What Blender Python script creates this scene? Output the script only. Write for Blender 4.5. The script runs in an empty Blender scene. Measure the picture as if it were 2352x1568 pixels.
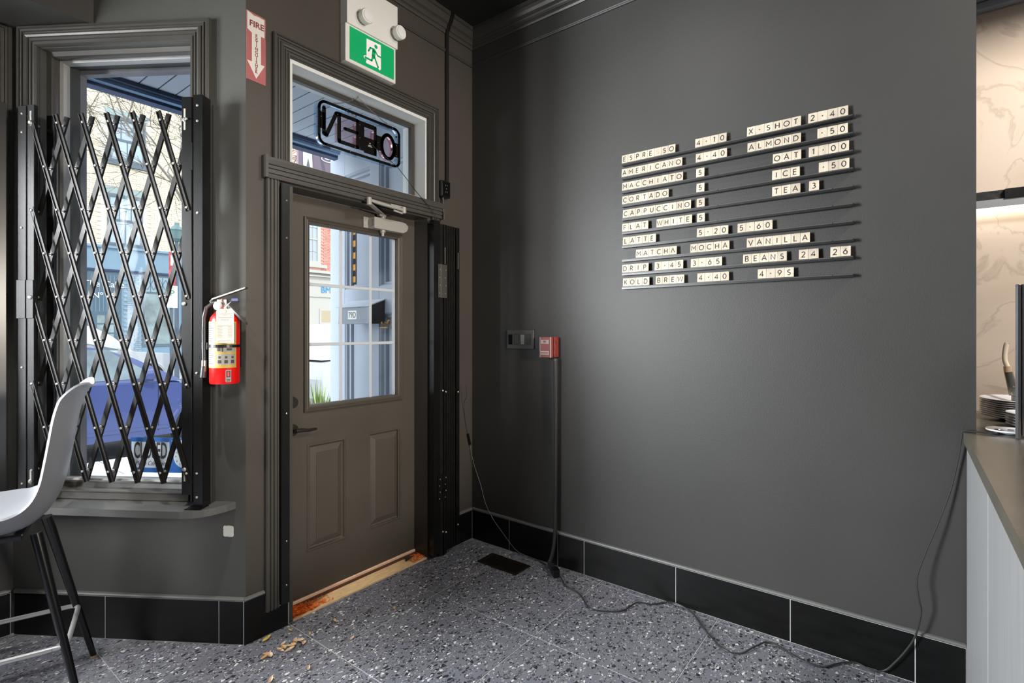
import bpy, bmesh, math, random
from mathutils import Matrix, Vector
random.seed(7)
PI = math.pi
scn = bpy.context.scene
COL = scn.collection

# ------------------------------------------------------------------ camera
CAMX, CAMY, CAMZ = -2.541, -2.287, 1.355
cd = bpy.data.cameras.new('camera'); cam = bpy.data.objects.new('camera', cd); COL.objects.link(cam)
cam.location = (CAMX, CAMY, CAMZ)
cam.rotation_euler = (PI/2, 0, math.radians(37.59) - PI/2)
cd.sensor_width = 36.0; cd.lens = 36.0*1190.0/2352.0
cd.shift_y = -(784-760.5)/2352.0
cd.clip_start = 0.02; cd.clip_end = 200
scn.camera = cam

# ------------------------------------------------------------------ world, sun, window light, exposure
W = bpy.data.worlds.new('world'); scn.world = W; W.use_nodes = True
nt = W.node_tree; nt.nodes.clear()
wo = nt.nodes.new('ShaderNodeOutputWorld'); bg = nt.nodes.new('ShaderNodeBackground')
geo = nt.nodes.new('ShaderNodeTexCoord'); sep = nt.nodes.new('ShaderNodeSeparateXYZ'); rmp = nt.nodes.new('ShaderNodeValToRGB')
rmp.color_ramp.elements[0].position = 0.0; rmp.color_ramp.elements[0].color = (0.95, 0.975, 1.0, 1)
rmp.color_ramp.elements[1].position = 0.7; rmp.color_ramp.elements[1].color = (0.80, 0.89, 1.0, 1)
nt.links.new(geo.outputs['Generated'], sep.inputs[0]); nt.links.new(sep.outputs['Z'], rmp.inputs[0])
nt.links.new(rmp.outputs[0], bg.inputs[0]); bg.inputs[1].default_value = 2.6
nt.links.new(bg.outputs[0], wo.inputs[0])

def light(name, kind, loc, target, power, color, size=0.1, size_y=None, angle=None, blend=0.5):
    l = bpy.data.lights.new(name, kind); o = bpy.data.objects.new(name, l); COL.objects.link(o)
    o.location = loc; d = Vector(target) - Vector(loc)
    o.rotation_euler = d.to_track_quat('-Z', 'Y').to_euler()
    l.energy = power; l.color = color
    if kind == 'AREA':
        l.shape = 'RECTANGLE'; l.size = size; l.size_y = size_y or size
    elif kind == 'SUN': l.angle = math.radians(1.0)
    else: l.shadow_soft_size = size
    if kind == 'SPOT': l.spot_size = math.radians(angle or 80); l.spot_blend = blend
    return o
light('sun', 'SUN', (0, -5, 12), (3, 6, 0), 2.2, (1.0, 0.93, 0.82))
light('front_window_daylight', 'AREA', (-4.15, 1.22, 1.62), (-1.6, -0.75, 0.7), 530, (0.965, 0.98, 1.0), 1.0, 1.8)
light('ceiling_spot', 'SPOT', (-2.22, -0.45, 3.24), (-1.84, 0.30, 0.5), 190, (1.0, 0.97, 0.92), 0.03, angle=45, blend=0.5)
light('menu_spot', 'SPOT', (-1.25, -1.15, 3.26), (0.0, -1.65, 1.95), 24, (1.0, 0.95, 0.88), 0.03, angle=84, blend=0.9)
light('rear_fill', 'SPOT', (-1.35, -4.4, 1.72), (-0.95, 0.0, 1.75), 560, (1.0, 0.90, 0.79), 0.18, angle=48, blend=0.6)  # unseen fill added from behind to lift the door wall
light('bay_fill', 'SPOT', (-3.4, -2.2, 2.6), (-1.58, 0.15, 1.75), 130, (1.0, 0.96, 0.90), 0.15, angle=38, blend=0.7)  # extra unseen fill added to brighten the bay wall
light('room_fill', 'AREA', (-3.0, -2.9, 3.2), (-1.0, -0.5, 1.0), 9, (1.0, 0.93, 0.84), 0.7, 0.7)  # broad dim unseen fill added over the room
light('counter_lamp', 'AREA', (-0.4, -3.6, 3.2), (0.6, -2.7, 1.6), 72, (1.0, 0.95, 0.90), 0.4, 0.4)
scn.view_settings.view_transform = 'Standard'; scn.view_settings.look = 'None'
scn.view_settings.gamma = 1.0; scn.view_settings.use_curve_mapping = False
scn.view_settings.exposure = 0.0

# ------------------------------------------------------------------ materials
def lin(c):
    return tuple(((v/255.0)/12.92 if v/255.0 <= 0.04045 else ((v/255.0+0.055)/1.055)**2.4) for v in c)
MATS = {}
def mat(name, rgb, rough=0.5, metal=0.0, var=0.0, vscale=6.0, bump=0.0, bscale=80.0, spec=0.5, emit=None, estr=0.0, coat=0.0, stretch=None, alpha=1.0):
    if name in MATS: return MATS[name]
    m = bpy.data.materials.new(name); m.use_nodes = True
    t = m.node_tree; b = t.nodes['Principled BSDF']
    c = lin(rgb)
    b.inputs['Base Color'].default_value = (*c, 1); b.inputs['Roughness'].default_value = rough
    b.inputs['Metallic'].default_value = metal; b.inputs['Specular IOR Level'].default_value = spec
    b.inputs['Coat Weight'].default_value = coat
    g = t.nodes.new('ShaderNodeNewGeometry'); mp = t.nodes.new('ShaderNodeMapping')
    t.links.new(g.outputs['Position'], mp.inputs[0])
    if stretch: mp.inputs['Scale'].default_value = stretch
    if var > 0:
        n = t.nodes.new('ShaderNodeTexNoise'); n.inputs['Scale'].default_value = vscale; n.inputs['Detail'].default_value = 5
        t.links.new(mp.outputs[0], n.inputs['Vector'])
        r = t.nodes.new('ShaderNodeValToRGB')
        r.color_ramp.elements[0].position = 0.3; r.color_ramp.elements[1].position = 0.7
        r.color_ramp.elements[0].color = (*[v*(1-var) for v in c], 1); r.color_ramp.elements[1].color = (*[min(1, v*(1+var)) for v in c], 1)
        t.links.new(n.outputs[0], r.inputs[0]); t.links.new(r.outputs[0], b.inputs['Base Color'])
    if bump > 0:
        n2 = t.nodes.new('ShaderNodeTexNoise'); n2.inputs['Scale'].default_value = bscale; n2.inputs['Detail'].default_value = 3
        t.links.new(mp.outputs[0], n2.inputs['Vector'])
        bp = t.nodes.new('ShaderNodeBump'); bp.inputs['Strength'].default_value = bump; bp.inputs['Distance'].default_value = 0.002
        t.links.new(n2.outputs[0], bp.inputs['Height']); t.links.new(bp.outputs[0], b.inputs['Normal'])
    if emit:
        b.inputs['Emission Color'].default_value = (*lin(emit), 1); b.inputs['Emission Strength'].default_value = estr
    MATS[name] = m
    return m

def glass_mat(name, tint=(1, 1, 1), refl=0.08):
    m = bpy.data.materials.new(name); m.use_nodes = True; t = m.node_tree; t.nodes.clear()
    o = t.nodes.new('ShaderNodeOutputMaterial'); mx = t.nodes.new('ShaderNodeMixShader')
    tr = t.nodes.new('ShaderNodeBsdfTransparent'); gl = t.nodes.new('ShaderNodeBsdfGlossy'); fr = t.nodes.new('ShaderNodeFresnel')
    tr.inputs[0].default_value = (*tint, 1); gl.inputs['Roughness'].default_value = 0.02; fr.inputs[0].default_value = 1.08
    t.links.new(fr.outputs[0], mx.inputs[0]); t.links.new(tr.outputs[0], mx.inputs[1]); t.links.new(gl.outputs[0], mx.inputs[2])
    t.links.new(mx.outputs[0], o.inputs[0]); MATS[name] = m
    if 'acrylic' in name: fr.inputs[0].default_value = 1.35
    return m

PAINT = mat('wall_paint', (54, 53, 51), 0.5, spec=0.35, var=0.07, vscale=2.2, bump=0.22, bscale=190)
TRIM = mat('trim_paint', (64, 62, 58), 0.38, spec=0.4, var=0.06, vscale=9, bump=0.25, bscale=60)
DOORP = mat('door_paint', (72, 67, 60), 0.42, spec=0.4, var=0.06, vscale=5, bump=0.3, bscale=150)
CEIL = mat('ceiling_paint', (30, 30, 29), 0.7)
STEEL = mat('black_steel', (15, 15, 15), 0.26, spec=0.4, var=0.3, vscale=14)
STEELB = mat('black_bar_steel', (22, 20, 18), 0.36, spec=0.35, var=0.35, vscale=25)
SCREW = mat('screw_zinc', (190, 188, 182), 0.3, 0.8)
BTILE = mat('black_wall_tile', (13, 13, 13), 0.34, var=0.35, vscale=7, spec=0.22, stretch=(1, 1, 4))
GROUT = mat('grout', (176, 176, 176), 0.8)
CAP = mat('cap_trim', (92, 92, 90), 0.45, bump=0.2, bscale=90)
WHITEPL = mat('white_plastic', (214, 213, 208), 0.4)
ALU = mat('closer_silver', (158, 155, 148), 0.45, 0.25)
BLACK = mat('black_plastic', (14, 14, 14), 0.35)
BLACKG = mat('black_gloss', (8, 7, 7), 0.15)
CORD = mat('grey_cord', (44, 44, 43), 0.4)
WHITE = mat('white_print', (232, 232, 228), 0.5)
REDSIGN = mat('faded_red_print', (158, 86, 84), 0.55, var=0.08, vscale=12)
REDP = mat('pull_station_red', (128, 66, 62), 0.45, var=0.15, vscale=30)
REDD = mat('pull_station_dark_red', (120, 46, 40), 0.4, var=0.25, vscale=40)
EXTRED = mat('extinguisher_red', (205, 18, 16), 0.25, coat=0.5)
PAPER = mat('tag_paper', (142, 130, 113), 0.7, var=0.03)
INK = mat('ink', (60, 52, 48), 0.7)
CHROME = mat('chrome', (200, 200, 204), 0.15, 1.0)
DULLMETAL = mat('dull_metal', (150, 148, 142), 0.35, 0.9)
GREEN = mat('sign_green', (0, 150, 88), 0.4, emit=(0, 150, 88), estr=0.25)
SIGNW = mat('sign_pictogram_white', (232, 226, 226), 0.4, emit=(232, 226, 226), estr=0.15)
LENS = mat('lamp_lens', (222, 222, 222), 0.2, bump=1.0, bscale=300)
WOODT = mat('pale_tile_wood', (184, 172, 154), 0.6, var=0.12, vscale=26, stretch=(1, 4, 0.6))
_t = WOODT.node_tree; _oi = _t.nodes.new('ShaderNodeObjectInfo'); _h = _t.nodes.new('ShaderNodeHueSaturation'); _mr = _t.nodes.new('ShaderNodeMapRange')
_mr.inputs[3].default_value = 0.86; _mr.inputs[4].default_value = 1.08; _t.links.new(_oi.outputs['Random'], _mr.inputs[0]); _t.links.new(_mr.outputs[0], _h.inputs['Value'])
_bc = _t.nodes['Principled BSDF'].inputs['Base Color']; _src = _bc.links[0].from_socket; _t.links.new(_src, _h.inputs['Color']); _t.links.new(_h.outputs[0], _bc)
LETTER = mat('letter_ink', (34, 27, 23), 0.6)
SILL = mat('threshold_wood', (232, 196, 146), 0.55, var=0.15, vscale=20, stretch=(1, 6, 1))
SILLP = mat('threshold_strip', (238, 196, 164), 0.5, var=0.1, vscale=20)
SILLD = mat('threshold_groove', (84, 50, 34), 0.6)
ORANGE = mat('orange_litter', (236, 106, 18), 0.7, var=0.35, vscale=60)
LEAF = mat('dry_leaf', (196, 158, 104), 0.7, var=0.25, vscale=50)
LEAFP = mat('pale_dry_leaf', (206, 178, 150), 0.7, var=0.2, vscale=50)
VENTM = mat('vent_brown_black', (26, 21, 18), 0.4)
COUNTER = mat('counter_stone', (92, 87, 77), 0.25, var=0.12, vscale=8)
COUNTERE = mat('counter_edge', (62, 59, 54), 0.3, var=0.1, vscale=8)
CABW = mat('pale_grey_wood', (138, 138, 138), 0.5, var=0.08, vscale=14, stretch=(6, 6, 0.3))
PLATE = mat('white_china', (222, 223, 226), 0.18, coat=0.3)
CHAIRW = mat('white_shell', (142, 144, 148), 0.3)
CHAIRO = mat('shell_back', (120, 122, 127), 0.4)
CHLEG = mat('black_chair_leg', (20, 20, 22), 0.25, 0.3)
GLASS = glass_mat('window_glass', (0.97, 0.985, 0.99))
CGLASS = glass_mat('blue_acrylic', (0.78, 0.90, 0.98))
PGLASS = glass_mat('pink_acrylic', (0.98, 0.74, 0.76))
PATCH = mat('bare_patch', (196, 196, 190), 0.7)
# outside
SOFFIT = mat('soffit_blue', (170, 180, 192), 0.55)
NAVY = mat('navy_trim', (32, 50, 80), 0.5)
SKYBL = mat('pale_blue_trim', (104, 132, 162), 0.5)
BLUEWALL = mat('blue_grey_joinery', (150, 160, 174), 0.5, var=0.04, vscale=4)
STONE = mat('grey_jamb', (112, 112, 118), 0.6, var=0.08, vscale=8)
MUNTIN = mat('muntin_grey', (190, 190, 192), 0.5)
LITEF = mat('jamb_lit_white', (206, 208, 206), 0.6)  # whitened for the bright outside light falling on the jambs
ASPH = mat('asphalt', (120, 122, 124), 0.9, var=0.15, vscale=8)
PAVER = mat('paver', (206, 208, 210), 0.85, var=0.08, vscale=12)
PJOINT = mat('paver_joint', (120, 120, 120), 0.9)
BRICKY = mat('cream_brick', (226, 214, 184), 0.85, var=0.18, vscale=3.5)
BRICKR = mat('red_brick', (206, 142, 128), 0.85, var=0.2, vscale=3)
MORTAR = mat('mortar', (206, 200, 184), 0.9)
MORTARR = mat('mortar_pink', (220, 170, 158), 0.9)
SHOPBL = mat('shopfront_blue', (112, 138, 156), 0.6, var=0.05, vscale=2)
SHOPDK = mat('shopfront_dark', (72, 92, 106), 0.55)
FRAMED = mat('window_frame_dark', (86, 100, 112), 0.6)
PANE = mat('far_pane', (158, 174, 184), 0.12, var=0.15, vscale=1.5)
PANED = mat('shop_pane', (118, 134, 136), 0.1, var=0.4, vscale=2.2)
CARB = mat('car_blue', (62, 74, 122), 0.2, coat=0.6)
CARW = mat('car_white', (190, 194, 198), 0.3, coat=0.5)
CARS = mat('car_silver', (120, 128, 134), 0.25, coat=0.5)
CARGL = mat('car_glass', (104, 118, 124), 0.06, var=0.3, vscale=4)
TYRE = mat('tyre', (30, 32, 36), 0.7)
BARK = mat('bark', (118, 112, 104), 0.9, var=0.15, vscale=14)
LEAFG = mat('spiky_green', (150, 168, 104), 0.6, var=0.25, vscale=30)
CWHITE = mat('cornice_white', (178, 176, 168), 0.7)
SIGNBLUE = mat('sign_blue', (20, 92, 168), 0.45)
SIGNSIL = mat('sign_silver', (206, 210, 216), 0.45)
SIGNRED = mat('clock_hand_orange', (226, 72, 36), 0.5)
BMOB = mat('letter_blue', (60, 140, 200), 0.5)
AMBER = mat('reflection_amber', (196, 140, 56), 0.6)

def terrazzo():
    m = bpy.data.materials.new('terrazzo'); m.use_nodes = True; t = m.node_tree; b = t.nodes['Principled BSDF']
    g = t.nodes.new('ShaderNodeNewGeometry')
    base = t.nodes.new('ShaderNodeRGB'); base.outputs[0].default_value = (*lin((112, 113, 120)), 1)
    cur = base.outputs[0]
    wn = t.nodes.new('ShaderNodeTexNoise'); wn.inputs['Scale'].default_value = 30
    t.links.new(g.outputs['Position'], wn.inputs['Vector'])
    wm = t.nodes.new('ShaderNodeMixRGB'); wm.inputs[0].default_value = 0.012
    t.links.new(g.outputs['Position'], wm.inputs[1]); t.links.new(wn.outputs['Color'], wm.inputs[2])
    for scale, lo, hi, colr, thr, off in ((46, 0.80, 0.93, (44, 45, 50), 0.16, 0.0), (48, 0.90, 0.975, (208, 208, 204), 0.20, 3.3), (100, 0.74, 0.98, (52, 53, 58), 0.16, 7.7),
                                      (112, 0.86, 0.99, (196, 194, 188), 0.2, 11.1), (62, 0.9, 0.97, (146, 146, 148), 0.17, 15.1), (60, 0.93, 1.0, (74, 74, 80), 0.1, 19.1)):
        mp = t.nodes.new('ShaderNodeMapping'); mp.inputs['Location'].default_value = (off, off*0.7, off*0.31)
        mp.inputs['Rotation'].default_value = (0, 0, off); mp.inputs['Scale'].default_value = (1.0, 1.45, 1.0)
        t.links.new(wm.outputs[0], mp.inputs[0])
        v = t.nodes.new('ShaderNodeTexVoronoi'); v.feature = 'F1'; v.inputs['Scale'].default_value = scale
        e = t.nodes.new('ShaderNodeTexVoronoi'); e.feature = 'DISTANCE_TO_EDGE'; e.inputs['Scale'].default_value = scale
        t.links.new(mp.outputs[0], v.inputs['Vector']); t.links.new(mp.outputs[0], e.inputs['Vector'])
        s = t.nodes.new('ShaderNodeSeparateColor'); t.links.new(v.outputs['Color'], s.inputs[0])
        a = t.nodes.new('ShaderNodeMath'); a.operation = 'GREATER_THAN'; a.inputs[1].default_value = lo
        t.links.new(s.outputs[0], a.inputs[0])
        c = t.nodes.new('ShaderNodeMath'); c.operation = 'GREATER_THAN'; c.inputs[1].default_value = thr
        t.links.new(e.outputs['Distance'], c.inputs[0])
        mu = t.nodes.new('ShaderNodeMath'); mu.operation = 'MULTIPLY'
        t.links.new(a.outputs[0], mu.inputs[0]); t.links.new(c.outputs[0], mu.inputs[1])
        mx = t.nodes.new('ShaderNodeMixRGB'); mx.inputs[2].default_value = (*lin(colr), 1)
        t.links.new(mu.outputs[0], mx.inputs[0]); t.links.new(cur, mx.inputs[1]); cur = mx.outputs[0]
    t.links.new(cur, b.inputs['Base Color']); b.inputs['Roughness'].default_value = 0.42
    return m
TERR = terrazzo()

def marble():
    m = bpy.data.materials.new('marble'); m.use_nodes = True; t = m.node_tree; b = t.nodes['Principled BSDF']
    g = t.nodes.new('ShaderNodeNewGeometry')
    n = t.nodes.new('ShaderNodeTexNoise'); n.inputs['Scale'].default_value = 2.1; n.inputs['Detail'].default_value = 9; n.inputs['Distortion'].default_value = 1.6
    t.links.new(g.outputs['Position'], n.inputs['Vector'])
    r = t.nodes.new('ShaderNodeValToRGB'); cr = r.color_ramp
    cr.elements[0].position = 0.0; cr.elements[0].color = (*lin((224, 206, 188)), 1)
    cr.elements[1].position = 1.0; cr.elements[1].color = (*lin((214, 196, 178)), 1)
    for p, c in ((0.47, (222, 204, 186)), (0.498, (200, 182, 164)), (0.515, (220, 202, 184)), (0.60, (216, 198, 178))):
        e = cr.elements.new(p); e.color = (*lin(c), 1)
    t.links.new(n.outputs[0], r.inputs[0]); t.links.new(r.outputs[0], b.inputs['Base Color']); b.inputs['Roughness'].default_value = 0.25
    return m
MARBLE = marble()

# ------------------------------------------------------------------ object helpers
P0 = Vector((-1.464, 0.0, 0.0)); WD = Vector((-0.55, 0.8352, 0)).normalized(); WN = Vector((-WD.y, WD.x, 0))
# bay frame: local x = along the bay wall from the door corner, local y = out into the room, z up
BAY = Matrix(((WD.x, WN.x, 0, P0.x), (WD.y, WN.y, 0, P0.y), (0, 0, 1, 0), (0, 0, 0, 1)))
# door frame: local x = world x, local y = out into the room (-Y)
ROOM = Matrix.Identity(4)
def flipY():  # x stays, y -> -y
    return Matrix(((1, 0, 0, 0), (0, -1, 0, 0), (0, 0, 1, 0), (0, 0, 0, 1)))
DW = flipY()
# right wall frame: local x = along wall away from corner (-Y), local y = out into the room (-X)
RW = Matrix(((0, -1, 0, 0), (-1, 0, 0, 0), (0, 0, 1, 0), (0, 0, 0, 1)))

class MB:
    def __init__(s, M=None): s.v = []; s.f = []; s.M = M or ROOM; s.mi = []; s.cur = 0; s.smooth = False
    def add(s, vs, fs):
        n = len(s.v); s.v += [tuple(s.M @ Vector(p)) for p in vs]
        s.f += [tuple(i+n for i in f) for f in fs]; s.mi += [s.cur]*len(fs)
        return s
    def box(s, x0, x1, y0, y1, z0, z1, c=0.0):
        x0, x1 = min(x0, x1), max(x0, x1); y0, y1 = min(y0, y1), max(y0, y1); z0, z1 = min(z0, z1), max(z0, z1)
        if c <= 0:
            v = [(x, y, z) for x in (x0, x1) for y in (y0, y1) for z in (z0, z1)]
            return s.add(v, [(0, 1, 3, 2), (4, 6, 7, 5), (0, 4, 5, 1), (2, 3, 7, 6), (0, 2, 6, 4), (1, 5, 7, 3)])
        b = bmesh.new(); bmesh.ops.create_cube(b, size=1.0)
        for q in b.verts: q.co = Vector((x0+(q.co.x+.5)*(x1-x0), y0+(q.co.y+.5)*(y1-y0), z0+(q.co.z+.5)*(z1-z0)))
        bmesh.ops.bevel(b, geom=b.edges[:], offset=c, segments=1, affect='EDGES')
        b.verts.index_update(); vs = [tuple(q.co) for q in b.verts]; fs = [tuple(q.index for q in f.verts) for f in b.faces]; b.free()
        return s.add(vs, fs)
    def bar(s, a, b, w, h, up=(0, 0, 1)):  # box beam from a to b, width w (side), height h (along up)
        a = Vector(a); b = Vector(b); d = (b-a).normalized(); u = Vector(up)
        side = d.cross(u)
        if side.length < 1e-5: side = d.cross(Vector((0, 1, 0)))
        side.normalize(); u = side.cross(d).normalized()
        v = [p + side*w*0.5*i + u*h*0.5*j for p in (a, b) for i, j in ((-1, -1), (1, -1), (1, 1), (-1, 1))]
        return s.add(v, [(0, 3, 2, 1), (4, 5, 6, 7), (0, 1, 5, 4), (1, 2, 6, 5), (2, 3, 7, 6), (3, 0, 4, 7)])
    def cyl(s, a, b, r, r2=None, n=16, cap=True):
        a = Vector(a); b = Vector(b); r2 = r if r2 is None else r2; d = (b-a).normalized()
        t = d.orthogonal().normalized(); q = d.cross(t)
        v = [a + (t*math.cos(2*PI*i/n)+q*math.sin(2*PI*i/n))*r for i in range(n)] + [b + (t*math.cos(2*PI*i/n)+q*math.sin(2*PI*i/n))*r2 for i in range(n)]
        f = [(i, (i+1) % n, n+(i+1) % n, n+i) for i in range(n)]
        if cap: f += [tuple(range(n-1, -1, -1)), tuple(range(n, 2*n))]
        return s.add(v, f)
    def tube(s, pts, r, n=8, cap=True):
        pts = [Vector(p) for p in pts]; m = len(pts); v = []; f = []
        d0 = (pts[1]-pts[0]).normalized(); t = d0.orthogonal().normalized()
        for k in range(m):
            d = (pts[min(k+1, m-1)]-pts[max(k-1, 0)]).normalized()
            t = (t - d*t.dot(d)).normalized(); q = d.cross(t)
            rr = r[k] if isinstance(r, (list, tuple)) else r
            v += [pts[k] + (t*math.cos(2*PI*i/n)+q*math.sin(2*PI*i/n))*rr for i in range(n)]
        for k in range(m-1):
            f += [(k*n+i, k*n+(i+1) % n, (k+1)*n+(i+1) % n, (k+1)*n+i) for i in range(n)]
        if cap: f += [tuple(range(n-1, -1, -1)), tuple(range((m-1)*n, m*n))]
        return s.add(v, f)
    def lathe(s, prof, c=(0, 0, 0), axis='z', n=24, cap=True):  # prof = [(r, h)]
        v = []; f = []; c = Vector(c)
        for r, h in prof:
            for i in range(n):
                a = 2*PI*i/n; x, y = r*math.cos(a), r*math.sin(a)
                v.append(c + (Vector((x, y, h)) if axis == 'z' else Vector((x, h, y)) if axis == 'y' else Vector((h, x, y))))
        for k in range(len(prof)-1):
            f += [(k*n+i, k*n+(i+1) % n, (k+1)*n+(i+1) % n, (k+1)*n+i) for i in range(n)]
        if cap: f += [tuple(range(n-1, -1, -1)), tuple(range((len(prof)-1)*n, len(prof)*n))]
        return s.add(v, f)
    def prism(s, poly, lo, hi, plane='xz'):  # poly in plane, extruded along the remaining axis
        def P(a, b, c): return {'xz': (a, c, b), 'xy': (a, b, c), 'yz': (c, a, b)}[plane]
        n = len(poly); v = [P(a, b, lo) for a, b in poly] + [P(a, b, hi) for a, b in poly]
        f = [(i, (i+1) % n, n+(i+1) % n, n+i) for i in range(n)] + [tuple(range(n-1, -1, -1)), tuple(range(n, 2*n))]
        return s.add(v, f)
    def sweep(s, path, prof, fn, inward=1, closed=False):
        # path: 2D points, prof: [(w, h)], mitred; fn(a, b, h) -> local 3D
        P = [Vector(p) for p in path]; n = len(P); rows = []
        for i in range(n):
            if closed: a, b = P[i]-P[i-1], P[(i+1) % n]-P[i]
            else:
                a = P[i]-P[i-1] if i > 0 else P[1]-P[0]
                b = P[i+1]-P[i] if i < n-1 else P[-1]-P[-2]
            a = a.normalized(); b = b.normalized()
            na = Vector((-a.y, a.x))*inward; nb = Vector((-b.y, b.x))*inward
            m = (na+nb); m = m/ max(1e-6, m.dot(na))
            rows.append([fn(*(P[i]+m*w), h) for w, h in prof])
        k = len(prof); v = [p for r in rows for p in r]; f = []
        for i in range(n if closed else n-1):
            j = (i+1) % n
            f += [(i*k+q, i*k+q+1, j*k+q+1, j*k+q) for q in range(k-1)]
        if not closed: f += [tuple(range(k)), tuple(range((n-1)*k+k-1, (n-1)*k-1, -1))]
        return s.add(v, f)
    def build(s, name, m, parent=None, smooth=None, **tags):
        me = bpy.data.meshes.new(name)
        if parent is not None:
            root = parent
            while root.parent: root = root.parent
            o0 = root.location.copy()
        else:
            xs = [p[0] for p in s.v]; ys = [p[1] for p in s.v]; zs = [p[2] for p in s.v]
            o0 = Vector(((min(xs)+max(xs))/2, (min(ys)+max(ys))/2, min(zs)))
        me.from_pydata([tuple(Vector(p)-o0) for p in s.v], [], s.f)
        ms = m if isinstance(m, (list, tuple)) else [m]
        for q in ms: me.materials.append(q)
        if len(ms) > 1: me.polygons.foreach_set('material_index', s.mi)
        b = bmesh.new(); b.from_mesh(me); bmesh.ops.recalc_face_normals(b, faces=b.faces[:]); b.to_mesh(me); b.free()
        if smooth or (smooth is None and s.smooth):
            me.polygons.foreach_set('use_smooth', [True]*len(me.polygons))
            try: me.set_sharp_from_angle(angle=math.radians(40))
            except Exception: pass
        o = bpy.data.objects.new(name, me); COL.objects.link(o)
        if parent is not None: o.parent = parent
        else: o.location = o0
        for k, v in tags.items(): o[k] = v
        return o

def thing(name, loc, label=None, cat=None, group=None, kind=None):
    o = bpy.data.objects.new(name, None); COL.objects.link(o); o.location = loc; o.empty_display_size = 0.05
    if label: o['label'] = label
    if cat: o['category'] = cat
    if group: o['group'] = group
    if kind: o['kind'] = kind
    return o
def tg(o, label, cat, group=None):
    o['label'] = label; o['category'] = cat
    if group: o['group'] = group
    return o
TXT = {}
def text_geo(body, size, depth=0.0008, spacing=1.0, shear=0.0, bold=0.0):
    key = (body, size, depth, spacing, shear, bold)
    if key in TXT: return TXT[key]
    c = bpy.data.curves.new('t', 'FONT'); c.body = body; c.size = size; c.extrude = depth; c.align_x = 'CENTER'; c.align_y = 'CENTER'
    c.space_character = spacing; c.shear = shear; c.offset = bold; c.resolution_u = 3
    o = bpy.data.objects.new('t', c); COL.objects.link(o)
    dg = bpy.context.evaluated_depsgraph_get(); me = bpy.data.meshes.new_from_object(o.evaluated_get(dg))
    vs = [tuple(v.co) for v in me.vertices]; fs = [tuple(p.vertices) for p in me.polygons]
    bpy.data.objects.remove(o); bpy.data.curves.remove(c); bpy.data.meshes.remove(me)
    if vs:
        cx = (min(v[0] for v in vs)+max(v[0] for v in vs))/2; cy = (min(v[1] for v in vs)+max(v[1] for v in vs))/2
        vs = [(v[0]-cx, v[1]-cy, v[2]) for v in vs]
    TXT[key] = (vs, fs); return TXT[key]
def put_text(mb, body, size, pos, ux, uy, sx=1.0, **kw):
    # ux = reading direction, uy = up direction (in the MB local frame)
    vs, fs = text_geo(body, size, **kw); ux = Vector(ux).normalized(); uy = Vector(uy).normalized(); uz = ux.cross(uy); pos = Vector(pos)
    mb.add([pos + ux*v[0]*sx + uy*v[1] + uz*v[2] for v in vs], fs)
    return mb

# ------------------------------------------------------------------ floor
fl = MB().box(-5.2, 1.0, -5.0, 1.0, -0.12, -0.0015).build('floor', GROUT, kind='structure')
TS = 0.61
def tile_mesh(x0, x1, y0, y1):
    return MB().box(x0, x1, y0, y1, -0.008, 0.0, 0.0012)
def grid(a, lo, hi):
    k0 = math.floor((lo-a)/TS); out = []
    k = k0
    while a+k*TS < hi:
        l, h = max(lo, a+k*TS), min(hi, a+(k+1)*TS)
        if h-l > 0.01: out.append((l + (0.0016 if l > lo else 0), h-(0.0016 if h < hi else 0)))
        k += 1
    return out
for (x0, x1) in grid(-0.657, -5.1, -0.011):
    for (y0, y1) in grid(-0.346, -4.9, -0.002):
        tile_mesh(x0, x1, y0, y1).build('tile', TERR, fl)
for (x0, x1) in grid(-0.657, -5.1, -1.46):
    for (y0, y1) in grid(-0.346, -0.002, 0.90):
        # clip against the bay wall: keep corners on the room side
        pts = [(x0, y0), (x1, y0), (x1, y1), (x0, y1)]
        def side(p): return (Vector((p[0], p[1], 0))-P0).dot(WN)-0.011
        out = []
        for i in range(4):
            a, b = pts[i], pts[(i+1) % 4]; sa, sb = side(a), side(b)
            if sa >= 0: out.append(a)
            if sa*sb < 0: k = sa/(sa-sb); out.append((a[0]+(b[0]-a[0])*k, a[1]+(b[1]-a[1])*k))
        if len(out) > 2: MB().prism(out, -0.008, 0.0, 'xy').build('tile', TERR, fl)
for (y0, y1) in grid(-0.346, -4.9, -2.49):
    MB().box(-0.009, 0.68, y0, y1, -0.008, 0.0, 0.0012).build('tile', TERR, fl)

# ------------------------------------------------------------------ walls
H = 3.31
MB().box(0, 0.12, -2.477, 0.3, 0, H+0.1).build('wall_right', PAINT, kind='structure')
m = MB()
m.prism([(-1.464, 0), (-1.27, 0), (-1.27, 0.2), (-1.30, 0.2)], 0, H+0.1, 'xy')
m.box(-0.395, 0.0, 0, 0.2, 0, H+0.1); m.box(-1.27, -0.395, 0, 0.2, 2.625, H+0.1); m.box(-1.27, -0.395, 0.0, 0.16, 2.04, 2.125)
m.build('wall_back', mat('wall_paint_warm_lit', (64, 60, 54), 0.5, spec=0.35, var=0.07, vscale=2.2, bump=0.22, bscale=190), kind='structure')  # same paint as the right wall, browned for the warm lamp light
m = MB(BAY)
m.box(0.0, 0.247, -0.20, 0, 0, H+0.1); m.box(0.96, 1.09, -0.2, 0, 0, H+0.1)
m.box(0.247, 0.96, -0.2, 0, 2.62, H+0.1); m.box(0.247, 0.96, -0.2, 0, 0, 0.655)
m.build('wall_bay', mat('wall_paint_bay_lit', (68, 68, 65), 0.5, spec=0.35, var=0.07, vscale=2.2, bump=0.22, bscale=190), kind='structure')  # lit copy of the wall paint, lamp light put into the colour
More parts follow.
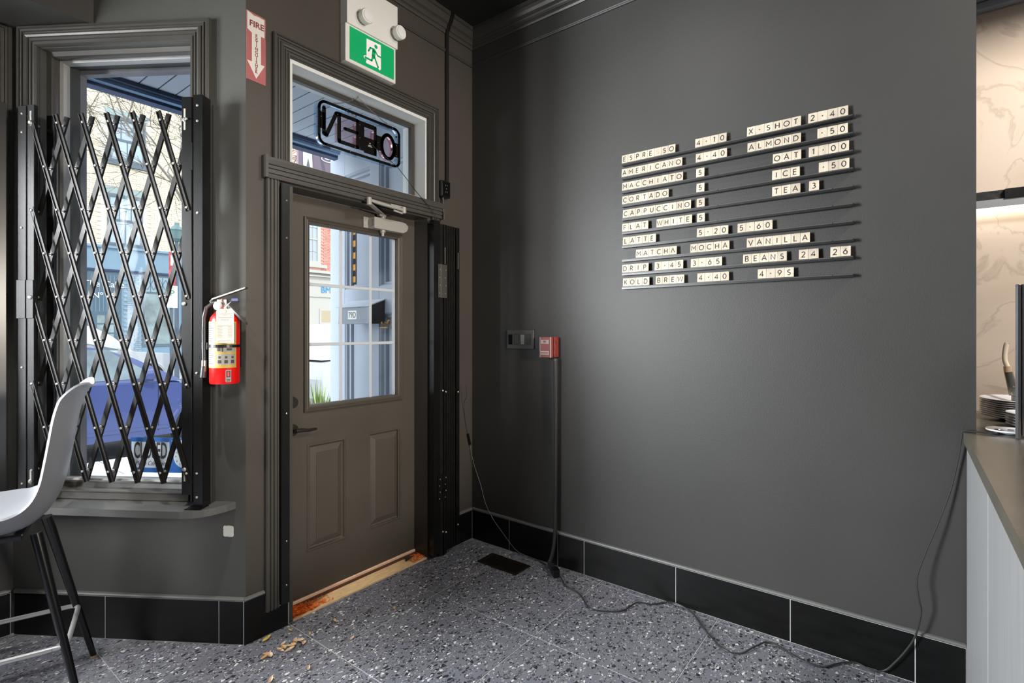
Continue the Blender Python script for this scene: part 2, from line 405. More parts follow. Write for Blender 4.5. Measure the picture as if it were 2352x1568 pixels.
m = MB(BAY); m.box(0.96, 1.12, -0.235, -0.2, -0.1, 3.4); m.box(0.13, 0.247, -0.235, -0.2, -0.1, 3.4)
m.box(0.247, 0.96, -0.235, -0.2, 2.60, 3.4); m.box(0.247, 0.96, -0.235, -0.2, -0.1, 0.645)
m.build('trim_7', STONE, kind='structure')
m = MB(); FY = 0.911
m.box(-5.2, -4.7, FY, 1.15, 0, H+0.1); m.box(-2.20, -2.063, FY, 1.15, 0, H+0.1)
m.box(-4.7, -2.20, FY, 1.15, 0, 0.62); m.box(-4.7, -2.20, FY, 1.15, 2.62, H+0.1)
m.build('wall_front', PAINT, kind='structure')
MB().box(-5.2, -5.08, -5.0, 0.911, 0, H+0.1).build('wall_left', PAINT, kind='structure')
MB().box(-5.2, 1.0, -5.1, -4.98, 0, H+0.1).build('wall_rear', PAINT, kind='structure')
MB().box(-5.2, 1.0, -5.1, 1.15, H, H+0.12).build('ceiling', CEIL, kind='structure')
# bulkhead over the front window
m = MB(); m.prism([(-5.08, 0.585), (-1.852, 0.585), (-2.066, 0.91), (-5.08, 0.91)], 2.715, H, 'xy')
m.build('trim_1', PAINT, kind='structure', label='boxed bulkhead over the front window')
# marble wall behind the counter
MB().box(0.7, 0.82, -5.0, -1.4, 0, 2.83).build('wall_marble', MARBLE, kind='structure')
MB().box(0.12, 0.82, -1.5, -1.4, 0, H).build('wall_passage', PAINT, kind='structure')
m = MB(); m.box(0.66, 0.82, -5.0, -1.5, 2.83, 2.87, 0.006); m.box(0.60, 0.82, -5.0, -1.5, 2.87, 2.90, 0.006); m.box(0.2, 0.82, -5, -1.5, 2.90, 3.31)
m.build('trim_2', mat('pale_grey_trim', (150, 158, 168), 0.5), kind='structure')

# crown and picture rail
crown = [(0, 3.196), (0.008, 3.196), (0.012, 3.206), (0.012, 3.216), (0.020, 3.220), (0.022, 3.232), (0.026, 3.238), (0.026, 3.244), (0.038, 3.252), (0.046, 3.268), (0.050, 3.285), (0.058, 3.288), (0.058, H), (0, H)]
m = MB(); m.sweep([(0, -2.477), (0, 0), (-0.226, 0)], crown, lambda a, b, h: (a, b, h), inward=1)
m.sweep([(-0.258, 0), (-1.464, 0)], crown, lambda a, b, h: (a, b, h), inward=1)
m.build('trim_3', TRIM, kind='structure')
rail = [(0, 3.082), (0.008, 3.084), (0.010, 3.089), (0.007, 3.094), (0.010, 3.099), (0.006, 3.103), (0, 3.105)]
m = MB(); m.sweep([(0, -2.477), (0, 0), (-1.464, 0)], rail, lambda a, b, h: (a, b, h), inward=1)
m.build('trim_4', PAINT, kind='structure')

# ------------------------------------------------------------------ baseboards of black tiles
def baseboard(name, M, cuts, h=0.19, cap=True, capm=CAP, ends=None):
    L0, L1 = cuts[0], cuts[-1]
    root = MB(M).box(L0, L1, 0.0, 0.0102, 0.0, h-0.001).build(name, GROUT, kind='structure')
    for a, b in zip(cuts[:-1], cuts[1:]):
        MB(M).box(a+0.002, b-0.002, 0.0103, 0.0117, 0.002, h-0.004, 0.001).build('tile', BTILE, root)
    if cap:
        pr = [(0.0, h-0.002), (0.012, h-0.002), (0.014, h+0.003), (0.011, h+0.009), (0.004, h+0.012), (0, h+0.012)]
        c = MB(M); v0 = [(L0, w, z) for w, z in pr]; v1 = [(L1, w, z) for w, z in pr]; n = len(pr)
        c.add(v0+v1, [(i, (i+1) % n, n+(i+1) % n, n+i) for i in range(n)] + [tuple(range(n)), tuple(range(2*n-1, n-1, -1))])
        c.build('cap_moulding', capm, root)
    return root
baseboard('baseboard_right', RW, [0.0115, 0.318, 0.672, 0.845, 1.363, 1.870, 2.300, 2.449])
baseboard('baseboard_bay', BAY, [0.0, 0.115, 0.64, 1.075])
baseboard('baseboard_front', Matrix(((-1, 0, 0, -2.073), (0, -1, 0, FY), (0, 0, 1, 0), (0, 0, 0, 1))), [0.0, 0.45, 1.05, 1.65, 2.25, 2.9])
m = MB(DW); m.box(-1.476, -1.386, 0, 0.0055, 0, 0.189); m.box(-1.386, -1.275, 0, 0.0055, 0, 0.105); m.box(-1.2752, -1.2705, 0.0, 0.0062, 0.0, 0.105)
bl = m.build('baseboard_back_left', GROUT, kind='structure')
m = MB(DW); m.prism([(-1.4745, 0.002), (-1.2775, 0.002), (-1.2775, 0.103), (-1.3885, 0.103), (-1.3885, 0.186), (-1.4745, 0.186)], 0.0062, 0.0115, 'xz')
m.build('tile', BTILE, bl)
c = MB(DW); pr = [(0.0, 0.188), (0.012, 0.188), (0.014, 0.193), (0.011, 0.199), (0.004, 0.202), (0, 0.202)]; n = 6
c.add([(-1.474, w, z) for w, z in pr]+[(-1.386, w, z) for w, z in pr], [(i, (i+1) % n, n+(i+1) % n, n+i) for i in range(n)] + [tuple(range(n)), tuple(range(2*n-1, n-1, -1))])
c.build('cap_moulding', CAP, bl)
baseboard('baseboard_back_right', Matrix(((1, 0, 0, 0), (0, -1, 0, 0), (0, 0, 1, 0), (0, 0, 0, 1))), [-0.372, -0.0125], h=0.19)

# ------------------------------------------------------------------ casings
CAS = [(0, 0), (0, 0.018), (0.004, 0.024), (0.012, 0.026), (0.014, 0.019), (0.020, 0.019), (0.022, 0.025), (0.026, 0.025), (0.028, 0.018), (0.034, 0.018), (0.036, 0.024),
       (0.044, 0.027), (0.052, 0.024), (0.054, 0.016), (0.060, 0.016), (0.062, 0.021), (0.067, 0.021), (0.069, 0.015), (0.074, 0.015), (0.076, 0.020), (0.084, 0.020), (0.088, 0.012), (0.09, 0)]
# transom casing (door wall)
m = MB(DW); m.sweep([(-1.350, 2.125), (-1.350, 2.705), (-0.322, 2.705), (-0.322, 2.125)], [(w*0.92, h) for w, h in CAS], lambda a, b, h: (a, h, b), inward=-1)
m.build('trim_5', TRIM, kind='structure')
# header casing between door and transom
m = MB(DW)
prof = [(2.038, 0), (2.038, 0.030), (2.050, 0.032), (2.052, 0.024), (2.058, 0.024), (2.060, 0.031), (2.072, 0.031), (2.074, 0.024), (2.080, 0.024), (2.082, 0.031), (2.090, 0.031), (2.092, 0.026), (2.097, 0.026), (2.099, 0.033), (2.118, 0.036), (2.130, 0.036), (2.134, 0.0)]
n = len(prof)
m.add([(-1.392, w, z) for z, w in prof]+[(-0.290, w, z) for z, w in prof], [(i, (i+1) % n, n+(i+1) % n, n+i) for i in range(n)]+[tuple(range(n)), tuple(range(2*n-1, n-1, -1))])
m.box(-1.396, -1.384, 0.0, 0.040, 2.036, 2.136)
m.build('trim_6', TRIM, kind='structure')
# door side casings
def vcasing(m, x0, x1, z0, z1, s=1):
    pr = [(0, 0), (0, 0.018), (0.08, 0.024), (0.20, 0.024), (0.24, 0.017), (0.32, 0.017), (0.36, 0.024), (0.48, 0.024), (0.52, 0.017), (0.60, 0.017), (0.64, 0.024), (0.76, 0.024), (0.80, 0.017), (0.88, 0.017), (0.92, 0.021), (1.0, 0.021), (1.0, 0)]
    n = len(pr); v = [(x0+(x1-x0)*w, h, z0) for w, h in pr]+[(x0+(x1-x0)*w, h, z1) for w, h in pr]
    m.add(v, [(i, (i+1) % n, n+(i+1) % n, n+i) for i in range(n)]+[tuple(range(n)), tuple(range(2*n-1, n-1, -1))])
m = MB(DW); vcasing(m, -1.384, -1.326, 0.106, 2.038); m.build('trim_8', TRIM, kind='structure')
m = MB(DW); vcasing(m, -0.375, -0.317, 0.0, 2.038); m.build('trim_9', TRIM, kind='structure')
# ------------------------------------------------------------------ door
frame = MB(); frame.box(-1.27, -1.252, 0.002, 0.2, 0.0, 2.04); frame.box(-0.395, -0.375+0.0, -0.001, 0.0, 0, 0.01)
frame = MB(); frame.box(-1.27, -1.247, 0.001, 0.2, 0.0, 2.04); frame.box(-0.395, -0.333, 0.112, 0.199, 0.0, 2.04); frame.box(-0.407, -0.3951, 0.0, 0.2, 0.0, 2.04)
frame.box(-1.247, -0.407, 0.001, 0.2, 2.032, 2.04)
dr = MB().box(-1.27, -1.248, 0.001, 0.2, 0.0, 2.04)
dr.box(-0.398, -0.3955, 0.0, 0.2, 0.0, 2.04)
dr.box(-1.248, -0.398, 0.001, 0.11, 2.030, 2.041)
# jamb on the hinge side runs out to the folded gate
door = dr.build('door_1', TRIM, kind='structure')
DY = 0.112   # face of the leaf
leaf = MB()
def ring(m, x0, x1, z0, z1, a, b):  # four rails around a hole a=(x0,x1,z0,z1)
    pass
X0, X1, Z0, Z1 = -1.246, -0.400, 0.032, 2.028
SC = 1.0
lx0, lx1, lz0, lz1 = -1.102, -0.530, 0.982, 1.900      # glass opening
px = [(-1.112, -0.884), (-0.742, -0.505)]; pz0, pz1 = 0.245, 0.790
m = MB()
m.box(X0, lx0, DY, DY+0.045, Z0, Z1); m.box(lx1, X1, DY, DY+0.045, Z0, Z1); m.box(lx0, lx1, DY, DY+0.045, lz1, Z1)
m.box(lx0, lx1, DY, DY+0.045, pz1, lz0); m.box(lx0, lx1, DY, DY+0.045, Z0, pz0)
m.box(lx0, px[0][0], DY, DY+0.045, pz0, pz1); m.box(px[0][1], px[1][0], DY, DY+0.045, pz0, pz1)
if px[1][1] < lx1: m.box(px[1][1], lx1, DY, DY+0.045, pz0, pz1)
leafo = m.build('leaf', DOORP, door)
for a, b in px:
    m = MB(); pr = [(0, 0.0), (0.005, -0.004), (0.012, -0.004), (0.016, 0.006), (0.022, 0.010), (0.026, 0.008), (0.052, -0.002), (0.054, -0.004)]
    m.sweep([(a, pz0), (b, pz0), (b, pz1), (a, pz1)], pr, lambda x, z, h: (x, DY+h, z), inward=1, closed=True)
    m.box(a+0.053, b-0.053, DY-0.004, DY+0.03, pz0+0.053, pz1-0.053); m.box(a, b, DY+0.012, DY+0.03, pz0, pz1)
    m.build('raised_panel', DOORP, leafo)
m = MB(); pr = [(0, 0.0), (0.001, -0.014), (0.006, -0.018), (0.012, -0.012), (0.018, -0.015), (0.024, -0.008), (0.030, -0.006), (0.034, 0.01)]
m.sweep([(lx0-0.028, lz0-0.032), (lx1+0.028, lz0-0.032), (lx1+0.028, lz1+0.028), (lx0-0.028, lz1+0.028)], pr, lambda x, z, h: (x, DY+h, z), inward=1, closed=True)
m.build('glazing_frame', DOORP, leafo)
MB().box(lx0-0.001, lx1+0.001, DY+0.014, DY+0.020, lz0-0.001, lz1+0.001).build('pane', GLASS, leafo)
m = MB(); 
for k in (1, 2):
    x = lx0+(lx1-lx0)*k/3+(0.012 if k == 1 else 0.014); z = lz0+(lz1-lz0)*k/3
    m.box(x-0.008, x+0.008, DY+0.021, DY+0.029, lz0, lz1, 0.002); m.box(lx0, lx1, DY+0.0215, DY+0.0285, z-0.008, z+0.008, 0.002)
m.box(lx1-0.012, lx1, DY+0.021, DY+0.04, lz0, lz1)
m.build('muntins', MUNTIN, leafo)
# lever, deadbolt
m = MB(); m.cyl((-1.192, DY, 0.872), (-1.192, DY-0.012, 0.872), 0.030, n=24); m.cyl((-1.192, DY-0.012, 0.872), (-1.192, DY-0.05, 0.872), 0.011)
m.tube([(-1.198, DY-0.05, 0.874), (-1.17, DY-0.052, 0.874), (-1.13, DY-0.05, 0.868), (-1.085, DY-0.044, 0.868)], [0.011, 0.010, 0.008, 0.006], 10)
m.build('lever_handle', mat('dark_bronze', (58, 53, 48), 0.3, 0.6), door, smooth=True)
m = MB(); m.cyl((-1.190, DY, 1.006), (-1.190, DY-0.014, 1.006), 0.030, 0.026, n=24); m.cyl((-1.190, DY-0.014, 1.006), (-1.190, DY-0.026, 1.006), 0.012)
m.build('deadbolt', mat('dark_bronze', (58, 53, 48), 0.3, 0.6), door, smooth=True)
# closer (its own thing, fixed on the door)
cl = thing('door_closer', (-0.66, DY, 1.94), 'silver hydraulic closer with folded arm across the top of the door', 'door closer')
m = MB(); m.prism([(-0.745, 1.925), (-0.540, 1.925), (-0.514, 1.938), (-0.505, 1.955), (-0.505, 1.968), (-0.522, 1.983), (-0.545, 1.986), (-0.745, 1.986)], DY-0.062, DY-0.012, 'xz')
m.box(-0.742, -0.53, DY-0.012, DY-0.0005, 1.928, 1.983)
m.build('body', ALU, cl)
m = MB(); m.cyl((-0.748, DY-0.037, 1.956), (-0.745, DY-0.037, 1.956), 0.020, n=16); m.build('end_cap', DULLMETAL, cl)
m = MB(); m.box(-0.776, -0.742, DY-0.010, DY-0.0005, 1.924, 1.988, 0.001)
for z in (1.941, 1.969): m.cyl((-0.762, DY-0.0115, z), (-0.762, DY-0.0005, z), 0.008, n=12)
m.build('mounting_plate', ALU, cl)
m = MB(); m.cyl((-0.668, DY-0.036, 1.905), (-0.668, DY-0.036, 2.004), 0.010, n=12); m.cyl((-0.668, DY-0.036, 1.986), (-0.668, DY-0.036, 1.999), 0.016, n=12); m.cyl((-0.668, DY-0.036, 1.912), (-0.668, DY-0.036, 1.925), 0.016, n=12); m.cyl((-0.668, DY-0.036, 1.892), (-0.668, DY-0.036, 1.912), 0.008, n=10)
m.build('spindle', ALU, cl)
m = MB(); m.box(-0.700, -0.655, DY-0.05, DY-0.026, 1.999, 2.010); m.bar((-0.672, DY-0.038, 2.012), (-0.856, -0.055, 2.018), 0.024, 0.006)
m.cyl((-0.859, -0.055, 2.012), (-0.859, -0.055, 2.050), 0.013, n=12)
m.build('arm', ALU, cl)
m = MB(); m.bar((-0.859, -0.055, 2.036), (-0.623, -0.047, 2.028), 0.018, 0.014); m.cyl((-0.620, -0.047, 2.012), (-0.620, -0.047, 2.044), 0.014, n=12)
m.box(-0.70, -0.60, -0.036, -0.0325, 2.030, 2.052); m.box(-0.632, -0.608, -0.047, -0.034, 2.018, 2.036); m.bar((-0.69, -0.045, 2.016), (-0.63, -0.046, 2.010), 0.008, 0.008)
m.build('forearm', ALU, cl)

# threshold
th = MB().box(-1.247, -0.397, 0.001, 0.2, 0.0, 0.006).build('trim_10', SILL, kind='structure')
MB().box(-1.247, -0.397, 0.105, 0.15, 0.006, 0.030, 0.003).build('weather_strip', SILLP, th)
MB().box(-1.247, -0.397, 0.092, 0.105, 0.006, 0.016).build('groove', SILLD, th)
m = MB()
R = random.Random(3)
for i in range(900):
    t = min(1, abs(R.gauss(0, 0.22))); x = -1.244+t*0.35; y = R.uniform(0.004, 0.088); z = 0.007+R.random()*0.012*(1-t)
    if R.random() < 0.10: x = R.uniform(-0.5, -0.402); z = 0.008
    a = R.uniform(0, PI); l = R.uniform(0.004, 0.012); d = Vector((math.cos(a), math.sin(a), R.uniform(-.4, .4)))*l
    w = Vector((-math.sin(a), math.cos(a), R.uniform(-.5, .5)))*l*0.3; p = Vector((x, min(max(y, 0.01), 0.084), z+0.004))
    if p.x-d.x < -1.245: p.x = -1.232
    m.add([p-d, p+w, p+d, p-w+Vector((0, 0, 0.002))], [(0, 1, 2), (0, 2, 3)])
o = m.build('leaf_litter', ORANGE); tg(o, 'orange leaf crumbs heaped on the wooden door sill', 'leaf litter'); o['kind'] = 'stuff'
m = MB(); m.add([(-0.52, 0.052, 0.008), (-0.50, 0.040, 0.03), (-0.42, 0.07, 0.014), (-0.44, 0.085, 0.0075), (-0.515, 0.062, 0.0075), (-0.50, 0.078, 0.022)], [(0, 1, 2, 4), (1, 5, 3, 2), (0, 4, 3, 5), (0, 5, 1)])
tg(m.build('leaf', mat('brown_leaf', (70, 52, 36), 0.6, var=0.3, vscale=30)), 'folded brown leaf on the sill by the hinge side', 'leaf')

# ------------------------------------------------------------------ transom window
m = MB(); m.box(-1.27, -1.250, 0.001, 0.2, 2.125, 2.625); m.box(-0.415, -0.395, 0.001, 0.2, 2.125, 2.625); m.box(-1.25, -0.415, 0.001, 0.2, 2.605, 2.625); m.box(-1.25, -0.415, 0.02, 0.19, 2.125, 2.15)
win = m.build('window_1', LITEF, kind='structure')
m = MB(); m.sweep([(-1.250, 2.15), (-0.415, 2.15), (-0.415, 2.605), (-1.250, 2.605)], [(0, 0.10), (0.0, 0.094), (0.016, 0.094), (0.022, 0.10), (0.022, 0.125), (0, 0.125)], lambda x, z, h: (x, h, z), inward=1, closed=True)
m.build('glazing_bead', TRIM, win)
MB().box(-1.235, -0.43, 0.108, 0.113, 2.165, 2.59).build('pane', GLASS, win)

# ------------------------------------------------------------------ bay window
win = MB(BAY)
win.sweep([(0.247, 0.655), (0.96, 0.655), (0.96, 2.62), (0.247, 2.62)], [(0, -0.03), (0.006, -0.032), (0.018, -0.036), (0.022, -0.045), (0.020, -0.062), (0.012, -0.075), (0.006, -0.085), (0.006, -0.10), (0.0, -0.10)], lambda a, b, h: (a, h, b), inward=1, closed=True)
win = win.build('window_2', TRIM, kind='structure', smooth=True)
m = MB(BAY); m.sweep([(0.253, 0.661), (0.954, 0.661), (0.954, 2.614), (0.253, 2.614)], [(0, -0.10), (0.0, -0.088), (0.014, -0.092), (0.014, -0.125), (0, -0.125)], lambda a, b, h: (a, h, b), inward=1, closed=True)
m.build('glazing_bead', mat('bead_grey', (150, 150, 148), 0.4, bump=0.5, bscale=120), win)
MB(BAY).box(0.262, 0.946, -0.112, -0.107, 0.669, 2.606).build('pane', GLASS, win)
m = MB(BAY); m.sweep([(0.155, 0.617), (0.155, 2.712), (1.052, 2.712), (1.052, 0.617)], CAS, lambda a, b, h: (a, h, b), inward=-1)
m.build('casing', TRIM, win)
m = MB(BAY)
for z0, z1, w in ((0.617, 0.650, 0.022), (0.650, 0.658, 0.030)): m.box(0.245, 0.962, 0.0005, w, z0, z1, 0.002)
m.build('bottom_rail', TRIM, win)
# stool board
pts = [(0.045, 0.0005), (0.060, 0.040), (0.085, 0.080), (0.115, 0.110), (0.15, 0.130), (0.20, 0.140), (1.065, 0.128), (1.065, 0.0005)]
m = MB(BAY); m.prism(pts, 0.585, 0.615, 'xy'); m.box(0.13, 1.06, 0.0005, 0.05, 0.565, 0.585)
m.build('window_sill', mat('sill_paint', (80, 80, 78), 0.4, var=0.05, vscale=9), win)

# front window at the far left
m = MB(); m.sweep([(-4.7, 0.62), (-2.20, 0.62), (-2.20, 2.62), (-4.7, 2.62)], [(0, FY+0.02), (0.03, FY+0.02), (0.03, FY+0.06), (0, FY+0.06)], lambda a, b, h: (a, h, b), inward=1, closed=True)
w3 = m.build('window_3', TRIM, kind='structure')
MB().box(-4.68, -2.22, FY+0.035, FY+0.04, 0.64, 2.60).build('pane', GLASS, w3)
m = MB(); m.sweep([(-2.112+0.03, 0.617), (-2.112+0.03, 2.708), (-4.79, 2.708), (-4.79, 0.617)], CAS, lambda a, b, h: (a, FY-h, b), inward=1)
m.build('casing', TRIM, w3)
MB().box(-4.85, -2.20, FY-0.13, FY-0.001, 0.585, 0.613).build('window_sill', MATS['sill_paint'], w3)

# ------------------------------------------------------------------ scissor gate on the bay window
G = BAY; g = thing('scissor_gate', tuple(BAY @ Vector((0.55, 0.09, 0.617))), 'black steel scissor security gate stretched across the bay window', 'security gate')
def post(name, x0, x1, y0, y1, z0, z1, M=G, par=None, mt=STEEL): return MB(M).box(x0, x1, y0, y1, z0, z1, 0.0012).build(name, mt, par or g)
post('post', 0.930, 0.968, 0.060, 0.090, 0.617, 2.325)
post('post', 0.890, 0.921, 0.074, 0.093, 0.640, 2.328)
post('post', 0.848, 0.884, 0.030, 0.044, 0.650, 2.300)
p = post('post', 0.184, 0.228, 0.072, 0.088, 0.668, 2.340)
MB(G).box(0.133, 0.172, 0.0865, 0.092, 0.617, 2.345).box(0.133, 0.1375, 0.040, 0.0865, 0.617, 2.345).build('post', STEEL, g)
# slots and screws
for (s, z0, z1, o) in ((0.905, 2.235, 2.300, 0.0932), (0.214, 2.20, 2.29, 0.0882), (0.214, 0.725, 0.775, 0.0882), (0.905, 0.70, 0.76, 0.0932)): MB(G).box(s-0.004, s+0.004, o, o+0.0008, z0, z1).build('slot', mat('slot_bright', (150, 148, 142), 0.4), g)
m = MB(G)
for s, z, o in ((0.905, 2.250, 0.094), (0.214, 2.243, 0.089), (0.216, 1.47, 0.089), (0.214, 0.775, 0.089), (0.905, 0.712, 0.094), (0.9, 1.50, 0.1)): m.lathe([(0.009, 0), (0.009, 0.003), (0.005, 0.006)], (s, o, z), 'y', 12)
for s, z in ((0.155, 2.30), (0.155, 2.235), (0.155, 1.85), (0.158, 1.18), (0.158, 0.76), (0.158, 0.66)): m.lathe([(0.0055, 0), (0.0055, 0.002), (0.003, 0.004)], (s, 0.092, z), 'y', 10)
for s, z in ((0.948, 2.29), (0.948, 2.21), (0.948, 1.2), (0.948, 0.70), (0.95, 1.80)): m.lathe([(0.005, 0), (0.005, 0.002), (0.003, 0.004)], (s, 0.090, z), 'y', 10)
m.build('screws', SCREW, g, kind='stuff')
# hinge plates
MB(G).box(0.887, 0.965, 0.0935, 0.100, 1.41, 1.575, 0.001).box(0.921, 0.929, 0.100, 0.103, 1.41, 1.575).build('lock_plate', STEEL, g)
MB(G).box(0.176, 0.190, 0.0885, 0.094, 2.03, 2.145).build('hinge', STEEL, g)
MB(G).box(0.176, 0.190, 0.0885, 0.094, 0.88, 1.02).build('hinge', STEEL, g)
MB(G).box(0.125, 0.195, 0.06, 0.118, 0.6155, 0.6175).build('foot_plate', STEEL, g)
# lattice
RZ0, RP, CP, S0 = 2.245, 0.1857, 0.1163, 0.900
def node(r, s): return (s, RZ0-RP*r)
def lbar(sA, zA, sB, zB, layer, name='lattice_bar'):
    d = Vector((sB-sA, 0, zB-zA)).normalized(); o = 0.087 if layer else 0.060
    t = Vector((0.016, 0, 0)); a = Vector((sA, o, zA)); b = Vector((sB, o, zB))
    m = MB(G); up = Vector((0, 1, 0)); m.bar(a, b, 0.019, 0.005, up)
    side = d.cross(up).normalized()
    for k in (-1, 1): m.bar(a+side*0.008*k+up*0.004*(1 if layer else -1), b+side*0.008*k+up*0.004*(1 if layer else -1), 0.003, 0.006, up)
    return m.build(name, STEELB, g)
sl = CP/2/RP  # s change per z
def span(s_start, r_start, sgn):
    r = r_start; s = s_start
    while r < 8 and 0.19 <= s+sgn*CP/2 <= 0.91: s += sgn*CP/2; r += 1
    return s, r
for layer, sgn in ((1, -1), (0, 1)):
    starts = [(S0-CP*k, 0) for k in range(7)] + [((S0 if sgn < 0 else S0-CP*6), r) for r in (2, 4, 6)]
    for s, r in starts:
        s2, r2 = span(s, r, sgn)
        if r2-r < 1: continue
        e1 = 0.038 if r == 0 else 0.012; e2 = 0.045 if r2 == 8 else 0.012
        z1, z2 = RZ0-RP*r+e1, RZ0-RP*r2-e2
        lbar(s-sgn*sl*e1, z1, s2+sgn*sl*e2, z2, layer)
m = MB(G)
for r in range(9):
    for k in range(7 if r % 2 == 0 else 6):
        s = S0-CP*k-(0 if r % 2 == 0 else CP/2); z = RZ0-RP*r
        m.lathe([(0.0055, 0), (0.0055, 0.002), (0.003, 0.004)], (s, 0.0935, z), 'y', 8)
        m.lathe([(0.0035, -0.034), (0.0035, 0.0)], (s, 0.0935, z), 'y', 6); m.lathe([(0.0055, 0), (0.0055, 0.003)], (s, 0.0645, z), 'y', 8)
m.build('rivets', SCREW, g, kind='stuff')

# gate at the far left (front window) : only its edge post shows
FW = Matrix(((-1, 0, 0, -2.063), (0, -1, 0, FY), (0, 0, 1, 0), (0, 0, 0, 1)))
g2 = thing('scissor_gate', tuple(FW @ Vector((0.2, 0.1, 0.617))), 'second black security gate folded at the front window, at the left edge', 'security gate')
MB(FW).box(0.035, 0.115, 0.080, 0.088, 0.617, 2.345, 0.001).box(0.035, 0.040, 0.045, 0.080, 0.617, 2.345).build('post', mat('worn_black_steel', (40, 39, 37), 0.28, var=0.5, vscale=9, stretch=(1, 1, 0.4)), g2)
MB(FW).box(0.13, 0.17, 0.080, 0.088, 0.64, 2.345, 0.001).build('post', STEEL, g2)
m = MB(FW)
for z in (2.30, 2.21, 1.62, 1.1, 0.9): m.lathe([(0.006, 0), (0.006, 0.002), (0.003, 0.004)], (0.09, 0.088, z), 'y', 10)
m.build('screws', SCREW, g2, kind='stuff')

# ------------------------------------------------------------------ gate at the door
g3 = thing('scissor_gate', (-0.27, -0.05, 0.0), 'black steel scissor gate folded flat beside the door hinges', 'security gate')
MB(DW).box(-1.318, -1.283, 0.030, 0.036, 0.118, 2.028, 0.001).box(-1.322, -1.318, 0.0225, 0.036, 0.118, 2.028).build('strike_post', STEEL, g3)
m = MB(DW); m.box(-0.404, -0.352, 0.0245, 0.060, 0.03, 2.012); m.build('post', STEEL, g3)
MB(DW).box(-0.350, -0.322, 0.030, 0.056, 0.012, 1.998, 0.001).build('post', STEELB, g3)
MB(DW).box(-0.320, -0.297, 0.034, 0.062, 0.012, 1.998, 0.001).build('post', STEEL, g3)
for k, x in enumerate((-0.292, -0.277, -0.262, -0.247, -0.232)):
    MB(DW).box(x, x+0.010, 0.030+0.002*(k % 2), 0.060, 0.03, 1.996, 0.0008).build('folded_bar', STEELB, g3)
MB(DW).box(-0.217, -0.190, 0.028, 0.066, 0.045, 1.994, 0.001).build('post', STEEL, g3)
HN = mat('worn_hinge', (104, 102, 98), 0.3, 0.7)
def hinge(z0, z1, mt):
    h = MB(DW).box(-0.372, -0.300, 0.0625, 0.066, z0, z1, 0.0008).build('hinge', mt, g3)
    MB(DW).cyl((-0.350, 0.066, z0), (-0.350, 0.066, z1), 0.005, n=10).build('hinge_pin', mt, h)
    m = MB(DW)
    for i in range(4):
        z = z0+(z1-z0)*(i+0.6)/4.3
        for x in (-0.363, -0.314): m.lathe([(0.004, 0), (0.002, 0.002)], (x+(0.006 if i % 2 else 0), 0.066, z), 'y', 8)
    m.build('hinge_screws', SCREW, h, kind='stuff')
hinge(1.555, 1.755, HN); hinge(0.335, 0.50, STEEL)
m = MB(DW)
for x, z in ((-0.335, 0.155), (-0.335, 1.0), (-0.204, 0.98), (-0.204, 0.16), (-0.309, 0.99), (-0.309, 0.145)): m.lathe([(0.006, 0), (0.006, 0.003), (0.003, 0.005)], (x, 0.066, z), 'y', 10)
for z in (1.95, 1.78, 0.98, 0.4, 0.2): m.lathe([(0.004, 0), (0.002, 0.003)], (-1.298, 0.036, z), 'y', 10)
m.build('screws', SCREW, g3, kind='stuff')
MB(DW).box(-0.3135, -0.3105, 0.062, 0.0626, 1.76, 1.86).build('slot', MATS['slot_bright'], g3); MB(DW).box(-0.2045, -0.2015, 0.066, 0.0666, 1.74, 1.84).build('slot', MATS['slot_bright'], g3)

# raceway, outlet and flexible lead above the door gate
m = MB(DW); m.box(-0.254, -0.230, 0.0005, 0.014, 2.275, 3.305)
tg(m.build('wire_raceway', mat('black_raceway', (26, 24, 22), 0.4)), 'slim black wire raceway running up the wall to the ceiling', 'cable cover')
ob = thing('outlet_box', (-0.282, -0.03, 2.165), 'black surface outlet box above the folded door gate', 'outlet')
MB(DW).box(-0.322, -0.242, 0.0005, 0.040, 2.172, 2.272, 0.004).build('housing', BLACK, ob)
MB(DW).box(-0.314, -0.250, 0.040, 0.043, 2.180, 2.264, 0.001).build('cover_plate', BLACKG, ob)
m = MB(DW)
for z in (2.243, 2.203):
    for x in (-0.288, -0.275): m.box(x-0.0015, x+0.0015, 0.043, 0.0437, z-0.004, z+0.004)
m.cyl((-0.282, 0.043, 2.222), (-0.282, 0.0445, 2.222), 0.003, n=8)
m.build('sockets', SCREW, ob)
m = MB(DW); pts = [(-0.290, 0.020, 2.172-0.0), (-0.288, 0.022, 2.145), (-0.292, 0.026, 2.10), (-0.300, 0.040, 2.06), (-0.302, 0.041, 2.03)]
m.tube(pts, 0.006, 8); m.build('flexible_conduit', mat('flex_grey', (92, 90, 84), 0.4, 0.6, bump=1.0, bscale=500), ob, smooth=True)

# ------------------------------------------------------------------ neon style sign in the transom
ns = thing('open_sign', (-0.83, 0.06, 2.29), 'black framed acrylic OPEN sign seen from behind, hung in the transom', 'sign')
NY = 0.050
def stroke(m, pts, w, y0, y1, closed=False, n=14):
    P = pts + ([pts[0]] if closed else [])
    for a, b in zip(P[:-1], P[1:]):
        a2, b2 = Vector(a), Vector(b); d = (b2-a2)
        if d.length < 1e-6: continue
        d.normalize(); q = Vector((-d.y, d.x))*w/2
        m.prism([tuple(a2+q), tuple(b2+q), tuple(b2-q), tuple(a2-q)], y0, y1, 'xz')
    for a in P: m.cyl((a[0], y0, a[1]), (a[0], y1, a[1]), w/2, n=n)
def rrect(x0, x1, z0, z1, r, k=5):
    out = []
    for cx, cz, a0 in ((x1-r, z1-r, 0), (x0+r, z1-r, 90), (x0+r, z0+r, 180), (x1-r, z0+r, 270)):
        for i in range(k+1): a = math.radians(a0+90*i/k); out.append((cx+r*math.cos(a), cz+r*math.sin(a)))
    return out
